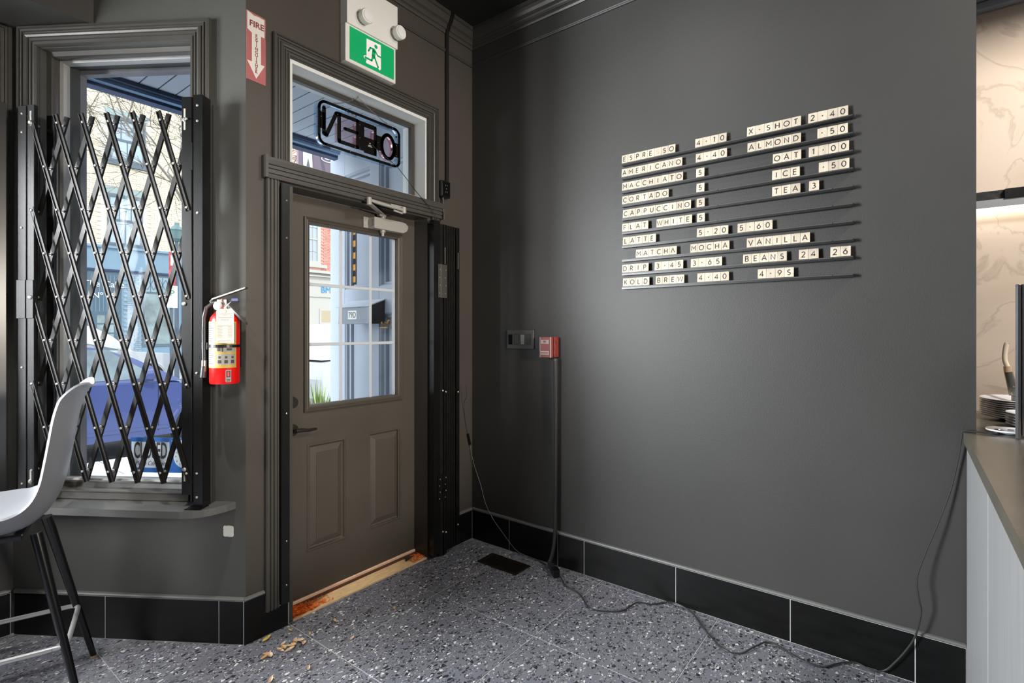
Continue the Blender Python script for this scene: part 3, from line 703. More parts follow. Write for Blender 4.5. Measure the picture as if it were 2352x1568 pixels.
fr_pts = rrect(-1.080, -0.570, 2.298, 2.511, 0.035)
N_pts = [(-1.053, 2.480), (-1.053, 2.350), (-1.040, 2.346), (-0.982, 2.474), (-0.966, 2.476), (-0.966, 2.340)]
m = MB(); y0, y1 = NY, NY+0.004
stroke(m, fr_pts, 0.014, y0, y1, True)
stroke(m, N_pts, 0.020, y0, y1); m.prism([(-1.078, 2.455), (-1.047, 2.455), (-1.047, 2.372), (-1.078, 2.372)], y0, y1, 'xz')
stroke(m, [(-0.975, 2.476), (-0.855, 2.476)], 0.019, y0, y1); stroke(m, [(-0.966, 2.335), (-0.855, 2.335)], 0.019, y0, y1); stroke(m, [(-0.932, 2.411), (-0.855, 2.411)], 0.017, y0, y1)
m.box(-0.862, -0.812, y0, y1, 2.3275, 2.4835); m.box(-0.812, -0.745, y0, y1, 2.458, 2.4835); m.box(-0.812, -0.73, y0, y1, 2.320, 2.405)
stroke(m, [(-0.738, 2.475), (-0.738, 2.330)], 0.016, y0, y1); m.box(-0.735, -0.697, y0, y1, 2.358, 2.438)
N = 28; O = [(-0.650+0.044*math.cos(2*PI*i/N), 2.395+0.066*math.sin(2*PI*i/N)) for i in range(N)]
stroke(m, O, 0.020, y0, y1, True, n=8); m.box(-0.606, -0.572, y0, y1, 2.352, 2.432)
m.build('backing_plate', BLACKG, ns)
m = MB(); m.add([], [])
def ribbon(m, pts, off, y0, y1, closed=True):
    n = len(pts); v = []
    for p in pts: v += [(p[0], y0, p[1]), (p[0], y1, p[1])]
    m.add(v, [(2*i, 2*((i+1) % n), 2*((i+1) % n)+1, 2*i+1) for i in range(n if closed else n-1)])
def tubering(pts, w, ya, yb): return MB().sweep(pts, [(-w/2, ya), (w/2, ya), (w/2, yb), (-w/2, yb), (-w/2, ya)], lambda a, b, h: (a, h, b), inward=1, closed=True)
tubering(fr_pts, 0.011, y1+0.0005, y1+0.036).build('frame_tube', CGLASS, ns)
tubering(O, 0.010, y1+0.0005, y1+0.03).build('letter_tube', PGLASS, ns)
for x, za, zb2 in ((-0.966, 2.335, 2.44), (-0.858, 2.35, 2.395), (-0.858, 2.425, 2.46), (-0.744, 2.408, 2.455)):
    MB().box(x-0.005, x+0.005, y1+0.0005, y1+0.03, za, zb2, 0.002).build('letter_tube', PGLASS, ns)
TINT = glass_mat('pink_sheet', (0.97, 0.84, 0.86))
MB().box(-0.957, -0.853, y1+0.012, y1+0.014, 2.345, 2.468).build('tinted_sheet', TINT, ns)
MB().box(-0.812, -0.747, y1+0.012, y1+0.014, 2.405, 2.458).build('tinted_sheet', TINT, ns)
mm_ = MB(); mm_.prism([(-0.650+0.036*math.cos(2*PI*i/24), 2.395+0.058*math.sin(2*PI*i/24)) for i in range(24)], y1+0.012, y1+0.014, 'xz'); mm_.build('tinted_sheet', TINT, ns)
m = MB(); put_text(m, 'UL', 0.008, (-0.775, y0-0.0006, 2.378), (1, 0, 0), (0, 0, 1), depth=0.0003)
m.box(-0.785, -0.765, y0-0.0008, y0, 2.366, 2.3675); m.box(-0.789, -0.761, y0-0.0008, y0, 2.360, 2.3615); m.build('printed_text', WHITE, ns)
m = MB()
for x, z in ((-0.975, 2.470), (-1.07, 2.43), (-0.95, 2.452), (-0.84, 2.46), (-0.84, 2.39), (-0.84, 2.335), (-0.72, 2.40), (-0.71, 2.35), (-0.59, 2.42), (-0.59, 2.36), (-0.87, 2.33), (-0.77, 2.36), (-0.63, 2.30), (-0.9, 2.30), (-0.92, 2.51), (-0.62, 2.51)):
    m.cyl((x, y0-0.001, z), (x, y0, z), 0.0018, n=6)
m.build('plate_screws', SCREW, ns, kind='stuff')
# chain
ch = MB(); hook = (-0.855, 0.045, 2.598)
def chain(m, a, b, sag):
    a, b = Vector(a), Vector(b); L = (b-a).length; n = int(L/0.0062)
    for i in range(n):
        t = (i+0.5)/n; p = a.lerp(b, t) + Vector((0, 0, -sag*4*t*(1-t))); d = (b-a).normalized()
        q = d.cross(Vector((0, 1, 0))).normalized() if i % 2 else Vector((0, 1, 0))
        ring = [p + d*0.0052*math.cos(2*PI*k/7) + q*0.0028*math.sin(2*PI*k/7) for k in range(8)]
        m.tube(ring, 0.0009, 4, cap=False)
chain(ch, (-1.002, NY+0.002, 2.520), hook, 0.010); chain(ch, hook, (-0.655, NY+0.002, 2.520), 0.004)
cho = ch.build('sign_chain', DULLMETAL); tg(cho, 'thin metal chain holding up the OPEN sign', 'chain')
MB().cyl((-0.855, 0.045, 2.594), (-0.855, 0.045, 2.606), 0.004, n=8).tube([(-0.855, 0.045, 2.594), (-0.849, 0.045, 2.590), (-0.851, 0.045, 2.584)], 0.002, 6).build('hook', DULLMETAL, cho)
m = MB(); m.tube([(-0.763, NY-0.003, 2.372), (-0.732, 0.03, 2.345), (-0.68, 0.0, 2.300), (-0.66, -0.040, 2.262), (-0.60, -0.042, 2.215), (-0.54, -0.043, 2.165), (-0.48, -0.042, 2.125), (-0.42, -0.042, 2.085), (-0.380, -0.046, 2.050), (-0.362, -0.050, 2.030), (-0.345, -0.064, 2.018)], 0.0018, 6)
tg(m.build('sign_wire', BLACK, smooth=True), 'thin black lead drooping from the OPEN sign to the door gate', 'wire')

# ------------------------------------------------------------------ exit sign
ex = thing('exit_sign', (-0.84, -0.03, 2.70), 'white emergency light box with green running man exit sign above the door', 'exit sign')
m = MB(DW); m.box(-0.995, -0.676, 0.0005, 0.046, 2.712, 2.905, 0.003); m.prism([(-0.993, 2.90), (-0.672, 2.90), (-0.672, 2.99), (-0.672, 3.13), (-0.993, 3.13)], 0.0005, 0.056, 'xz')
m.build('housing', WHITEPL, ex)
gp = MB(DW).box(-0.972, -0.690, 0.0462, 0.0475, 2.728, 2.893).build('face_panel', GREEN, ex)
def uv(u, v, o): return (-0.972+0.282*u, o, 2.728+0.165*v)
m = MB(DW); poly = [(0.36, 0.89), (0.685, 0.92), (0.69, 0.14), (0.655, 0.08), (0.61, 0.14), (0.63, 0.17), (0.585, 0.12), (0.36, 0.11), (0.345, 0.16), (0.37, 0.22), (0.345, 0.24), (0.31, 0.24), (0.295, 0.30), (0.33, 0.34), (0.36, 0.34)]
m.add([uv(u, v, 0.0477) for u, v in poly], [tuple(range(len(poly)))]); m.build('doorway_print', SIGNW, gp)
m = MB(DW)
def st2(m, pts, w, o):
    for a, b in zip(pts[:-1], pts[1:]):
        A = Vector(uv(*a, o)); B = Vector(uv(*b, o)); d = (B-A).normalized(); q = Vector((-d.z, 0, d.x))*w/2
        m.add([A+q, B+q, B-q, A-q], [(0, 1, 2, 3)])
    for a in pts:
        A = Vector(uv(*a, o)); m.add([A+Vector((math.cos(2*PI*i/12), 0, math.sin(2*PI*i/12)))*w/2 for i in range(12)], [tuple(range(12))])
o = 0.0480
A = Vector(uv(0.573, 0.78, o)); m.add([A+Vector((math.cos(2*PI*i/20), 0, math.sin(2*PI*i/20)))*0.0105 for i in range(20)], [tuple(range(20))])
st2(m, [(0.530, 0.63), (0.515, 0.42)], 0.022, o+.0001); st2(m, [(0.52, 0.66), (0.446, 0.66), (0.405, 0.53)], 0.009, o+.0002); st2(m, [(0.556, 0.63), (0.615, 0.52), (0.686, 0.52)], 0.008, o+.0003)
st2(m, [(0.535, 0.44), (0.62, 0.16)], 0.010, o+.0004); st2(m, [(0.505, 0.43), (0.474, 0.27), (0.335, 0.275)], 0.010, o+.0005)
m.build('running_man', GREEN, gp)
for (x, z, y) in ((-0.905, 2.955, 0.056), (-0.692, 2.968, 0.060)):
    lh = MB(DW).lathe([(0.012, 0), (0.014, 0.012), (0.034, 0.018), (0.037, 0.045), (0.034, 0.05)], (x, y, z), 'y', 28).build('lamp_head', WHITEPL, ex, smooth=True)
    MB(DW).lathe([(0.027, 0), (0.026, 0.004), (0.0, 0.006)], (x, y+0.050, z), 'y', 24).build('lens', LENS, lh, smooth=True)

# ------------------------------------------------------------------ fire extinguisher arrow sign
fs = thing('fire_extinguisher_sign', (-1.42, -0.004, 2.454), 'faded red and white arrow sign reading FIRE EXTINGUISHER', 'sign')
Rr = random.Random(5); x0, x1, z0, z1 = -1.462, -1.378, 2.450, 2.752
poly = [(x0, z0+0.003), (x1, z0)] + [(x1+Rr.uniform(-0.001, 0.001), z0+(z1-z0)*i/10) for i in range(1, 10)] + [(x1-0.001, z1-0.006), (x1-0.02, z1-0.003), (x0+0.03, z1-0.002), (x0, z1)]
MB(DW).prism(poly, 0.0005, 0.003, 'xz').build('plate', REDSIGN, fs)
cx = -1.4195
arrow = [(x0+0.003, z1-0.002), (cx-0.012, z1-0.012), (cx+0.010, z1-0.010), (x1-0.006, z1-0.012), (x1-0.006, 2.660), (cx+0.020, 2.660), (cx+0.020, 2.535), (x1-0.005, 2.535), (cx-0.001, 2.466), (x0+0.002, 2.535), (cx-0.020, 2.535), (cx-0.020, 2.660), (x0+0.003, 2.672)]
MB(DW).prism(arrow, 0.003, 0.0034, 'xz').build('arrow_print', mat('sign_offwhite', (206, 202, 196), 0.6), fs)
m = MB(DW); put_text(m, 'FIRE', 0.036, (cx+0.002, 0.0038, 2.702), (1, 0, 0), (0, 0, 1), depth=0.0002, bold=0.001)
for i, chh in enumerate('EXTINGUISHER'): put_text(m, chh, 0.0175, (cx, 0.0038, 2.655-i*0.0145), (1, 0, 0), (0, 0, 1), depth=0.0002, bold=0.0006)
m.build('lettering', mat('sign_dark_red', (122, 52, 50), 0.6), fs)

# ------------------------------------------------------------------ fire extinguisher
fe = thing('fire_extinguisher', tuple(BAY @ Vector((0.040, 0.085, 1.138))), 'red fire extinguisher with hose and paper tag on the wall bracket', 'fire extinguisher')
FC = (0.040, 0.085, 0.0)
MB(BAY).lathe([(0.045, 1.140), (0.054, 1.138), (0.057, 1.146), (0.057, 1.392), (0.053, 1.412), (0.040, 1.430), (0.024, 1.440), (0.019, 1.446)], FC, n=40).build('cylinder', EXTRED, fe, smooth=True)
def patch(m, a0, a1, z0, z1, r=0.0577, n=14):
    v = []
    for i in range(n+1):
        a = math.radians(a0+(a1-a0)*i/n); v += [(FC[0]+r*math.cos(a), FC[1]+r*math.sin(a), z0), (FC[0]+r*math.cos(a), FC[1]+r*math.sin(a), z1)]
    m.add(v, [(2*i, 2*i+2, 2*i+3, 2*i+1) for i in range(n)])
# camera sits towards angle about -58 deg in this frame
lb = MB(BAY); patch(lb, 20, 180, 1.205, 1.395); patch(lb, 0, -0.1, 1.205, 1.395)
LABW = mat('label_white', (138, 136, 130), 0.5); LABY = mat('label_yellow', (172, 144, 56), 0.5)
lb = MB(BAY); patch(lb, -30, 170, 1.205, 1.395, 0.0574, 24); lab = lb.build('instruction_label', LABY, fe, smooth=True)
m = MB(BAY); patch(m, 92, 165, 1.218, 1.262, 0.0577, 8); patch(m, 92, 165, 1.270, 1.300, 0.0577, 8); patch(m, 92, 165, 1.312, 1.388, 0.0577, 8); patch(m, -20, 86, 1.212, 1.390, 0.0577, 12)
m.build('label_panels', LABW, lab)
m = MB(BAY)
for i, z in enumerate([1.222+0.0085*k for k in range(20)]):
    if 1.295 < z < 1.310: continue
    patch(m, 18, 80-(i*13 % 17), z, z+0.0022, 0.0580, 6)
for a in (98, 122, 146):
    patch(m, a, a+13, 1.224, 1.237, 0.0580, 3); patch(m, a+2, a+11, 1.244, 1.253, 0.0580, 3)
patch(m, 96, 108, 1.274, 1.295, 0.0580, 3); patch(m, 112, 118, 1.272, 1.296, 0.0580, 2); patch(m, 130, 150, 1.276, 1.286, 0.0580, 3)
m.build('label_print', INK, lab)
m = MB(BAY); patch(m, 126, 147, 1.147, 1.196, 0.0576, 4); st = m.build('maker_sticker', LABW, fe)
m = MB(BAY); patch(m, 129, 144, 1.166, 1.192, 0.0578, 3); patch(m, 129, 144, 1.156, 1.159, 0.0578, 3); patch(m, 130, 143, 1.150, 1.153, 0.0578, 3); m.build('sticker_print', INK, st)
m = MB(BAY); patch(m, 133, 140, 1.170, 1.189, 0.0580, 3); m.build('sticker_flame', EXTRED, st)
m = MB(BAY); m.lathe([(0.0578, 1.288), (0.0595, 1.289), (0.0595, 1.299), (0.0578, 1.300)], FC, n=36, cap=False); m.box(FC[0]-0.02, FC[0]+0.02, 0.0005, 0.022, 1.20, 1.42); m.box(0.092, 0.118, 0.10, 0.12, 1.280, 1.308)
m.build('bracket_strap', BLACK, fe)
m = MB(BAY); m.cyl((FC[0], FC[1], 1.440), (FC[0], FC[1], 1.466), 0.017, 0.014, 16); m.box(FC[0]-0.012, FC[0]+0.030, FC[1]-0.010, FC[1]+0.010, 1.462, 1.489, 0.003)
m.build('valve', DULLMETAL, fe)
m = MB(BAY); m.lathe([(0.017, 0.0), (0.018, 0.008), (0.015, 0.011)], (FC[0]+0.018, FC[1]+0.014, 1.460), 'y', 20); m.build('pressure_gauge', mat('gauge_face', (196, 186, 182), 0.3), fe, smooth=True)
m = MB(BAY); m.add([(0.09, 0.075, 1.486), (0.09, 0.095, 1.486), (-0.055, 0.095, 1.533), (-0.055, 0.075, 1.533), (0.09, 0.075, 1.492), (0.09, 0.095, 1.492), (-0.055, 0.095, 1.539), (-0.055, 0.075, 1.539)], [(0, 1, 2, 3), (7, 6, 5, 4), (0, 4, 5, 1), (1, 5, 6, 2), (2, 6, 7, 3), (3, 7, 4, 0)])
m.tube([(0.09, 0.085, 1.489), (0.10, 0.085, 1.479), (0.095, 0.085, 1.472), (0.06, 0.085, 1.474)], 0.006, 8)
m.build('squeeze_lever', DULLMETAL, fe)
m = MB(BAY); m.add([(0.035, 0.077, 1.466), (0.035, 0.093, 1.466), (-0.055, 0.093, 1.382), (-0.055, 0.077, 1.382), (0.028, 0.077, 1.474), (0.028, 0.093, 1.474), (-0.055, 0.093, 1.392), (-0.055, 0.077, 1.392)], [(0, 1, 2, 3), (7, 6, 5, 4), (0, 4, 5, 1), (1, 5, 6, 2), (2, 6, 7, 3), (3, 7, 4, 0)])
m.build('carry_handle', DULLMETAL, fe)
m = MB(BAY); m.box(-0.022, 0.010, 0.082, 0.090, 1.478, 1.494, 0.003); m.cyl((0.0, 0.086, 1.482), (0.035, 0.086, 1.480), 0.002, n=6); m.build('safety_pin_tab', mat('blue_tab', (34, 37, 78), 0.5), fe)
m = MB(BAY); m.tube([(0.045, 0.097, 1.489), (0.047, 0.100, 1.469), (0.040, 0.102, 1.450), (0.03, 0.105, 1.454), (0.025, 0.102, 1.459)], 0.002, 6); m.build('plastic_seal', mat('seal_red', (210, 60, 50), 0.4), fe)
hp = [(0.064, 0.085, 1.476), (0.085, 0.10, 1.471), (0.100, 0.115, 1.452), (0.107, 0.118, 1.414), (0.109, 0.118, 1.354), (0.108, 0.118, 1.274), (0.107, 0.118, 1.235)]
m = MB(BAY); m.tube(hp, 0.0075, 10); hs = m.build('hose', mat('hose_grey', (52, 52, 52), 0.25), fe, smooth=True)
m = MB(BAY); m.cyl((0.107, 0.118, 1.235), (0.108, 0.118, 1.189), 0.010, n=14); m.build('hose_ferrule', DULLMETAL, hs)
m = MB(BAY); m.cyl((0.108, 0.118, 1.212), (0.112, 0.118, 1.165), 0.0105, 0.0125, n=14); m.build('nozzle', mat('nozzle_dark', (48, 47, 45), 0.35), hs)
# hanging tag
a = math.radians(120); tc = Vector((FC[0]+0.072*math.cos(a), FC[1]+0.072*math.sin(a)+0.004, 0)); tx = Vector((-0.62, 0.78, 0)); tx = Vector((0.82, 0.57, 0)).normalized()
TG = BAY @ Matrix(((0.99, 0.139, 0, -0.004), (-0.139, 0.99, 0, 0.150), (0, 0, 1, 0), (0, 0, 0, 1)))
m = MB(TG); m.prism([(-0.042, 1.306), (0.042, 1.306), (0.042, 1.435), (0.034, 1.446), (-0.034, 1.446), (-0.042, 1.435)], 0, 0.0006, 'xz')
tag_o = m.build('inspection_tag', PAPER, fe)
m = MB(TG)
for i, (w, z) in enumerate([(0.026, 1.4245), (0.010, 1.420), (0.036, 1.4105), (0.020, 1.404), (0.020, 1.399), (0.034, 1.379)] + [(0.035, 1.374-0.0042*k) for k in range(11)] + [(0.030, 1.3175), (0.036, 1.311)]):
    if 5 < i < 17: m.box(-w, -w+0.022, 0.0006, 0.0009, z, z+0.0014); m.box(w-0.026+0.004*(i % 3), w, 0.0006, 0.0009, z, z+0.0014)
    else: m.box(-w, w, 0.0006, 0.0009, z, z+0.0016)
m.build('tag_print', mat('tag_ink', (84, 72, 62), 0.7), tag_o)
m = MB(TG); m.lathe([(0.0075, 0), (0.007, 0.0012)], (0, 0.0006, 1.4365), 'y', 14); m.build('tag_eyelet', mat('eyelet_brown', (176, 130, 96), 0.6), tag_o)
m = MB(TG); m.tube([(0, 0.003, 1.4365), (0.003, 0.0, 1.452), (0.0, -0.03, 1.475), (-0.003, -0.0, 1.452), (0, 0.003, 1.4365)], 0.0012, 5); m.build('tag_string', WHITE, tag_o)

# unpainted patch
m = MB(BAY); Rr = random.Random(2); pp = []
for i in range(28):
    a = 2*PI*i/28; ca, sa = math.cos(a), math.sin(a); k = 1/max(abs(ca), abs(sa))
    pp.append((0.078+0.0235*ca*k*Rr.uniform(0.93, 1.03), 0.486+0.024*sa*k*Rr.uniform(0.93, 1.03)))
m.prism(pp, 0.0002, 0.0012, 'xz'); m.build('trim_11', PATCH, kind='structure', label='small bare white patch under the sill')

# ------------------------------------------------------------------ wall menu
ROWS = [[('ESPRESSO', -1.078, -1.365), ('4·10', -1.462, -1.607), ('X·SHOT', -1.696, -1.913), ('2·40', -1.94, -2.084)], [('AMERICANO', -1.077, -1.399), ('4·40', -1.465, -1.609), ('ALMOND', -1.698, -1.913), ('·50', -1.974, -2.083)],
 [('MACCHIATO', -1.08, -1.403), ('5', -1.467, -1.506), ('OAT', -1.803, -1.914), ('1·00', -1.942, -2.087)], [('CORTADO', -1.08, -1.331), ('5', -1.468, -1.506), ('ICE', -1.8, -1.909), ('·50', -1.979, -2.088)],
 [('CAPPUCCINO', -1.084, -1.442), ('5', -1.469, -1.507), ('TEA', -1.8, -1.911), ('3', -1.943, -1.981)], [('FLAT', -1.08, -1.224), ('WHITE', -1.268, -1.447), ('5', -1.471, -1.508)],
 [('LATTE', -1.084, -1.265), ('5·20', -1.47, -1.615), ('5·60', -1.655, -1.802)], [('MATCHΛ', -1.157, -1.372), ('MOCHA', -1.439, -1.62), ('VANILLA', -1.695, -1.947)],
 [('DRIP', -1.08, -1.226), ('3·45', -1.258, -1.404), ('3·65', -1.441, -1.587), ('BEANS', -1.679, -1.859), ('24', -1.905, -1.979), ('26', -2.021, -2.093)], [('KOLD', -1.084, -1.23), ('BREW', -1.264, -1.409), ('4·40', -1.472, -1.618), ('4·9S', -1.741, -1.886)]]
ORD = ['first', 'second', 'third', 'fourth', 'fifth', 'sixth', 'seventh', 'eighth', 'ninth', 'tenth']
PHR = {(0, '4·10'): 'the espresso price', (0, 'X·SHOT'): 'the words X SHOT', (0, '2·40'): 'the extra shot price', (1, '4·40'): 'the americano price', (1, '·50'): 'the almond price', (2, '5'): 'macchiato', (2, '1·00'): 'the oat price', (3, '5'): 'cortado', (3, '·50'): 'the ice price',
 (4, '5'): 'cappuccino', (4, '3'): 'tea', (5, '5'): 'flat white', (6, '5·20'): 'the left latte price', (6, '5·60'): 'the right latte price', (8, '3·45'): 'the left drip price', (8, '3·65'): 'the right drip price', (8, '24'): 'the left beans price', (8, '26'): 'the right beans price', (9, '4·40'): 'the kold brew price', (9, '4·9S'): 'the price at the bottom right'}
RNAME = ['ESPRESSO', 'AMERICANO', 'MACCHIATO', 'CORTADO', 'CAPPUCCINO', 'FLAT WHITE', 'LATTE', 'MATCHA', 'DRIP', 'KOLD BREW']
LEDGE = mat('ledge_paint', (54, 53, 51), 0.45)
lmesh = {}
def arc(cx, cy, rx, ry, a0, a1, n=14): return [(cx+rx*math.cos(math.radians(a0+(a1-a0)*i/n)), cy+ry*math.sin(math.radians(a0+(a1-a0)*i/n))) for i in range(n+1)]
# capital height 1, drawn as stroke centre lines (width, strokes)
SC_ = arc(0.30, 0.73, 0.24, 0.23, 35, 270, 12)[:-1]+arc(0.30, 0.25, 0.26, 0.25, 90, -150, 12)
GL = {'E': (0.56, [[(0.56, 1), (0, 1), (0, 0), (0.56, 0)], [(0, 0.52), (0.5, 0.52)]]), 'F': (0.54, [[(0.54, 1), (0, 1), (0, 0)], [(0, 0.5), (0.48, 0.5)]]),
 'S': (0.58, [SC_]), 'P': (0.58, [[(0, 0), (0, 1), (0.3, 1)]+arc(0.3, 0.72, 0.28, 0.28, 90, -90, 8)+[(0, 0.44)]]),
 'R': (0.62, [[(0, 0), (0, 1), (0.3, 1)]+arc(0.3, 0.73, 0.27, 0.27, 90, -90, 8)+[(0, 0.46)], [(0.3, 0.46), (0.6, 0)]]),
 'O': (1.0, [arc(0.5, 0.5, 0.5, 0.5, 0, 360, 28)]), '0': (0.68, [arc(0.34, 0.5, 0.34, 0.5, 0, 360, 24)]),
 'A': (0.86, [[(0, 0), (0.43, 1), (0.86, 0)], [(0.16, 0.32), (0.70, 0.32)]]), 'Λ': (0.86, [[(0, 0), (0.43, 1), (0.86, 0)]]), 'V': (0.86, [[(0, 1), (0.43, 0), (0.86, 1)]]),
 'M': (0.90, [[(0, 0), (0, 1), (0.45, 0.38), (0.9, 1), (0.9, 0)]]), 'I': (0.0, [[(0, 0), (0, 1)]]), 'C': (0.86, [arc(0.5, 0.5, 0.5, 0.5, 48, 312, 22)]),
 'N': (0.74, [[(0, 0), (0, 1), (0.74, 0), (0.74, 1)]]), 'H': (0.70, [[(0, 0), (0, 1)], [(0.7, 0), (0.7, 1)], [(0, 0.5), (0.7, 0.5)]]), 'T': (0.68, [[(0, 1), (0.68, 1)], [(0.34, 1), (0.34, 0)]]),
 'D': (0.78, [[(0, 0), (0, 1), (0.32, 1)]+arc(0.32, 0.5, 0.46, 0.5, 90, -90, 14)+[(0, 0)]]), 'U': (0.68, [[(0, 1), (0, 0.34)]+arc(0.34, 0.34, 0.34, 0.34, 180, 360, 12)+[(0.68, 1)]]),
 'L': (0.5, [[(0, 1), (0, 0), (0.5, 0)]]), 'W': (1.22, [[(0, 1), (0.3, 0), (0.61, 0.96), (0.92, 0), (1.22, 1)]]), 'X': (0.72, [[(0, 0), (0.72, 1)], [(0, 1), (0.72, 0)]]),
 'K': (0.64, [[(0, 0), (0, 1)], [(0.62, 1), (0, 0.40)], [(0.2, 0.58), (0.64, 0)]]), 'B': (0.6, [[(0, 0), (0, 1), (0.3, 1)]+arc(0.3, 0.76, 0.24, 0.24, 90, -90, 8)+[(0, 0.52)], [(0.3, 0.52)]+arc(0.32, 0.26, 0.28, 0.26, 90, -90, 8)+[(0, 0)]]),
 '1': (0.30, [[(0, 0.84), (0.24, 1), (0.24, 0)]]), '2': (0.56, [arc(0.27, 0.73, 0.27, 0.27, 165, -30, 10)+[(0, 0), (0.58, 0)]]),
 '3': (0.56, [arc(0.26, 0.76, 0.24, 0.24, 140, -90, 10)+arc(0.27, 0.26, 0.29, 0.26, 90, -145, 12)]), '4': (0.70, [[(0.5, 0), (0.5, 1), (0, 0.28), (0.7, 0.28)]]),
 '5': (0.56, [[(0.52, 1), (0.1, 1), (0.06, 0.56)]+arc(0.27, 0.32, 0.30, 0.31, 125, -145, 14)]), '6': (0.62, [[(0.46, 1), (0.06, 0.45)], arc(0.31, 0.31, 0.31, 0.31, 0, 360, 20)]),
 '9': (0.62, [[(0.16, 0), (0.56, 0.55)], arc(0.31, 0.69, 0.31, 0.31, 0, 360, 20)])}
def letter_mesh(ch, faded=False):
    if (ch, faded) in lmesh: return lmesh[ch, faded]
    me = bpy.data.meshes.new('letter'); vs = []; fs = []
    if ch == '·':
        n = 10; vs = [(0.0027*math.cos(2*PI*i/n), 0.0027*math.sin(2*PI*i/n), 0.0) for i in range(n)]; fs = [tuple(range(n))]
    else:
        HH = 0.0225; sw = 0.0037; w, st = GL[ch]; 
        for k, pts in enumerate(st):
            P = [Vector(((x-w/2)*HH*0.94, (y-0.5)*HH)) for x, y in pts]; closed = (P[0]-P[-1]).length < 1e-6 and len(P) > 8
            L, Rr_ = [], []
            for i, p in enumerate(P):
                a = P[i-1] if i > 0 else (P[-2] if closed else None); b = P[i+1] if i < len(P)-1 else (P[1] if closed else None)
                d1 = (p-a).normalized() if a is not None else (b-p).normalized(); d2 = (b-p).normalized() if b is not None else d1
                n1 = Vector((-d1.y, d1.x)); n2 = Vector((-d2.y, d2.x)); mm = n1+n2
                mm = mm/max(0.35, mm.dot(n1)) if mm.length > 1e-6 else n1
                L.append(p+mm*sw/2); Rr_.append(p-mm*sw/2)
            z = k*0.00004; o_ = len(vs); n = len(P)
            vs += [(q.x, q.y, z) for q in L]+[(q.x, q.y, z) for q in Rr_]
            fs += [(o_+i, o_+i+1, o_+n+i+1, o_+n+i) for i in range(n-1)]
    me.from_pydata(vs, [], fs); me.materials.append(mat('faded_letter', (160, 148, 134), 0.6) if faded else LETTER); lmesh[ch, faded] = me
    return me
ROT = Matrix(((0, 0, -1, 0), (-1, 0, 0, 0), (0, 1, 0, 0), (0, 0, 0, 1)))  # local x -> -Y, local y -> +Z, local z -> -X
tmesh = {}
def tile_me(w):
    k = round(w, 4)
    if k not in tmesh:
        t = MB().box(-w/2+0.0004, w/2-0.0004, -0.0212, 0.0212, 0, 0.005, 0.0005); me = bpy.data.meshes.new('letter_tile'); me.from_pydata(t.v, [], t.f); me.materials.append(WOODT); tmesh[k] = me
    return tmesh[k]
for r, row in enumerate(ROWS):
    zb = 2.2385-0.0720*r; L1 = -1.081; L2 = -2.100
    m = MB(); m.box(-0.026, -0.0005, L2, L1, zb-0.006, zb-0.0005, 0.0006)
    led = m.build('menu_ledge', LEDGE); tg(led, f'narrow dark wall ledge under the {RNAME[r]} row of the menu', 'ledge', 'ledges of the wall menu')
    MB().box(-0.0275, -0.0005, L2, L1, zb-0.0145, zb-0.0062).build('ledge_shadow_strip', BLACK, led); MB().box(-0.031, -0.0225, L2-0.003, L2, zb-0.0145, zb-0.004).build('end_clip', BLACK, led)  # black strip paints the shade beneath each ledge
    m = MB()
    for y in (-1.115, -1.57, -2.03): m.cyl((-0.0262, y, zb-0.0035), (-0.0268, y, zb-0.0035), 0.002, n=8)
    m.build('ledge_screws', BLACK, led, kind='stuff')
    for (wd, ya, yb) in row:
        n = len(wd); w = (ya-yb)/n
        for i, chh in enumerate(wd):
            y = ya-w*(i+0.5); o = bpy.data.objects.new('letter_tile', tile_me(w)); COL.objects.link(o)
            jig = random.uniform(-0.0006, 0.0006)
            tilt = Matrix.Rotation(math.radians(random.uniform(-0.6, 0.6)), 4, 'Z') @ Matrix.Rotation(math.radians(-5), 4, 'X')
            o.matrix_world = Matrix.Translation((-0.0165+jig, y, zb+0.0212)) @ ROT @ tilt
            what = 'a dot' if chh == '·' else ('digit '+chh if chh.isdigit() else 'letter '+('A without crossbar' if chh == 'Λ' else chh))
            wname = wd.replace('Λ', 'A').replace('·', '.')
            pos = 'only' if n == 1 else ORD[i]
            isw = wd[0].isalpha() and wd not in ('X·SHOT',)
            if (r, wd) in PHR and n == 1: lab = f'single pale wooden tile with {what}, the price of {PHR[r, wd]}'
            elif (r, wd) in PHR: lab = f'pale wooden tile with {what}, {pos} tile of {PHR[r, wd]}'
            else: lab = f'pale wooden tile with {what}, {pos} letter of {wname} on the menu'
            tg(o, lab, 'letter tile', 'letter tiles of the wall menu')
            fd = (wd == 'ESPRESSO' and i == 5) or (wd == 'X·SHOT' and i == 0 and False)
            c = bpy.data.objects.new('letter', letter_mesh(chh, fd)); COL.objects.link(c); c.parent = o
            c.location = (-0.001, -0.0005, 0.0053)

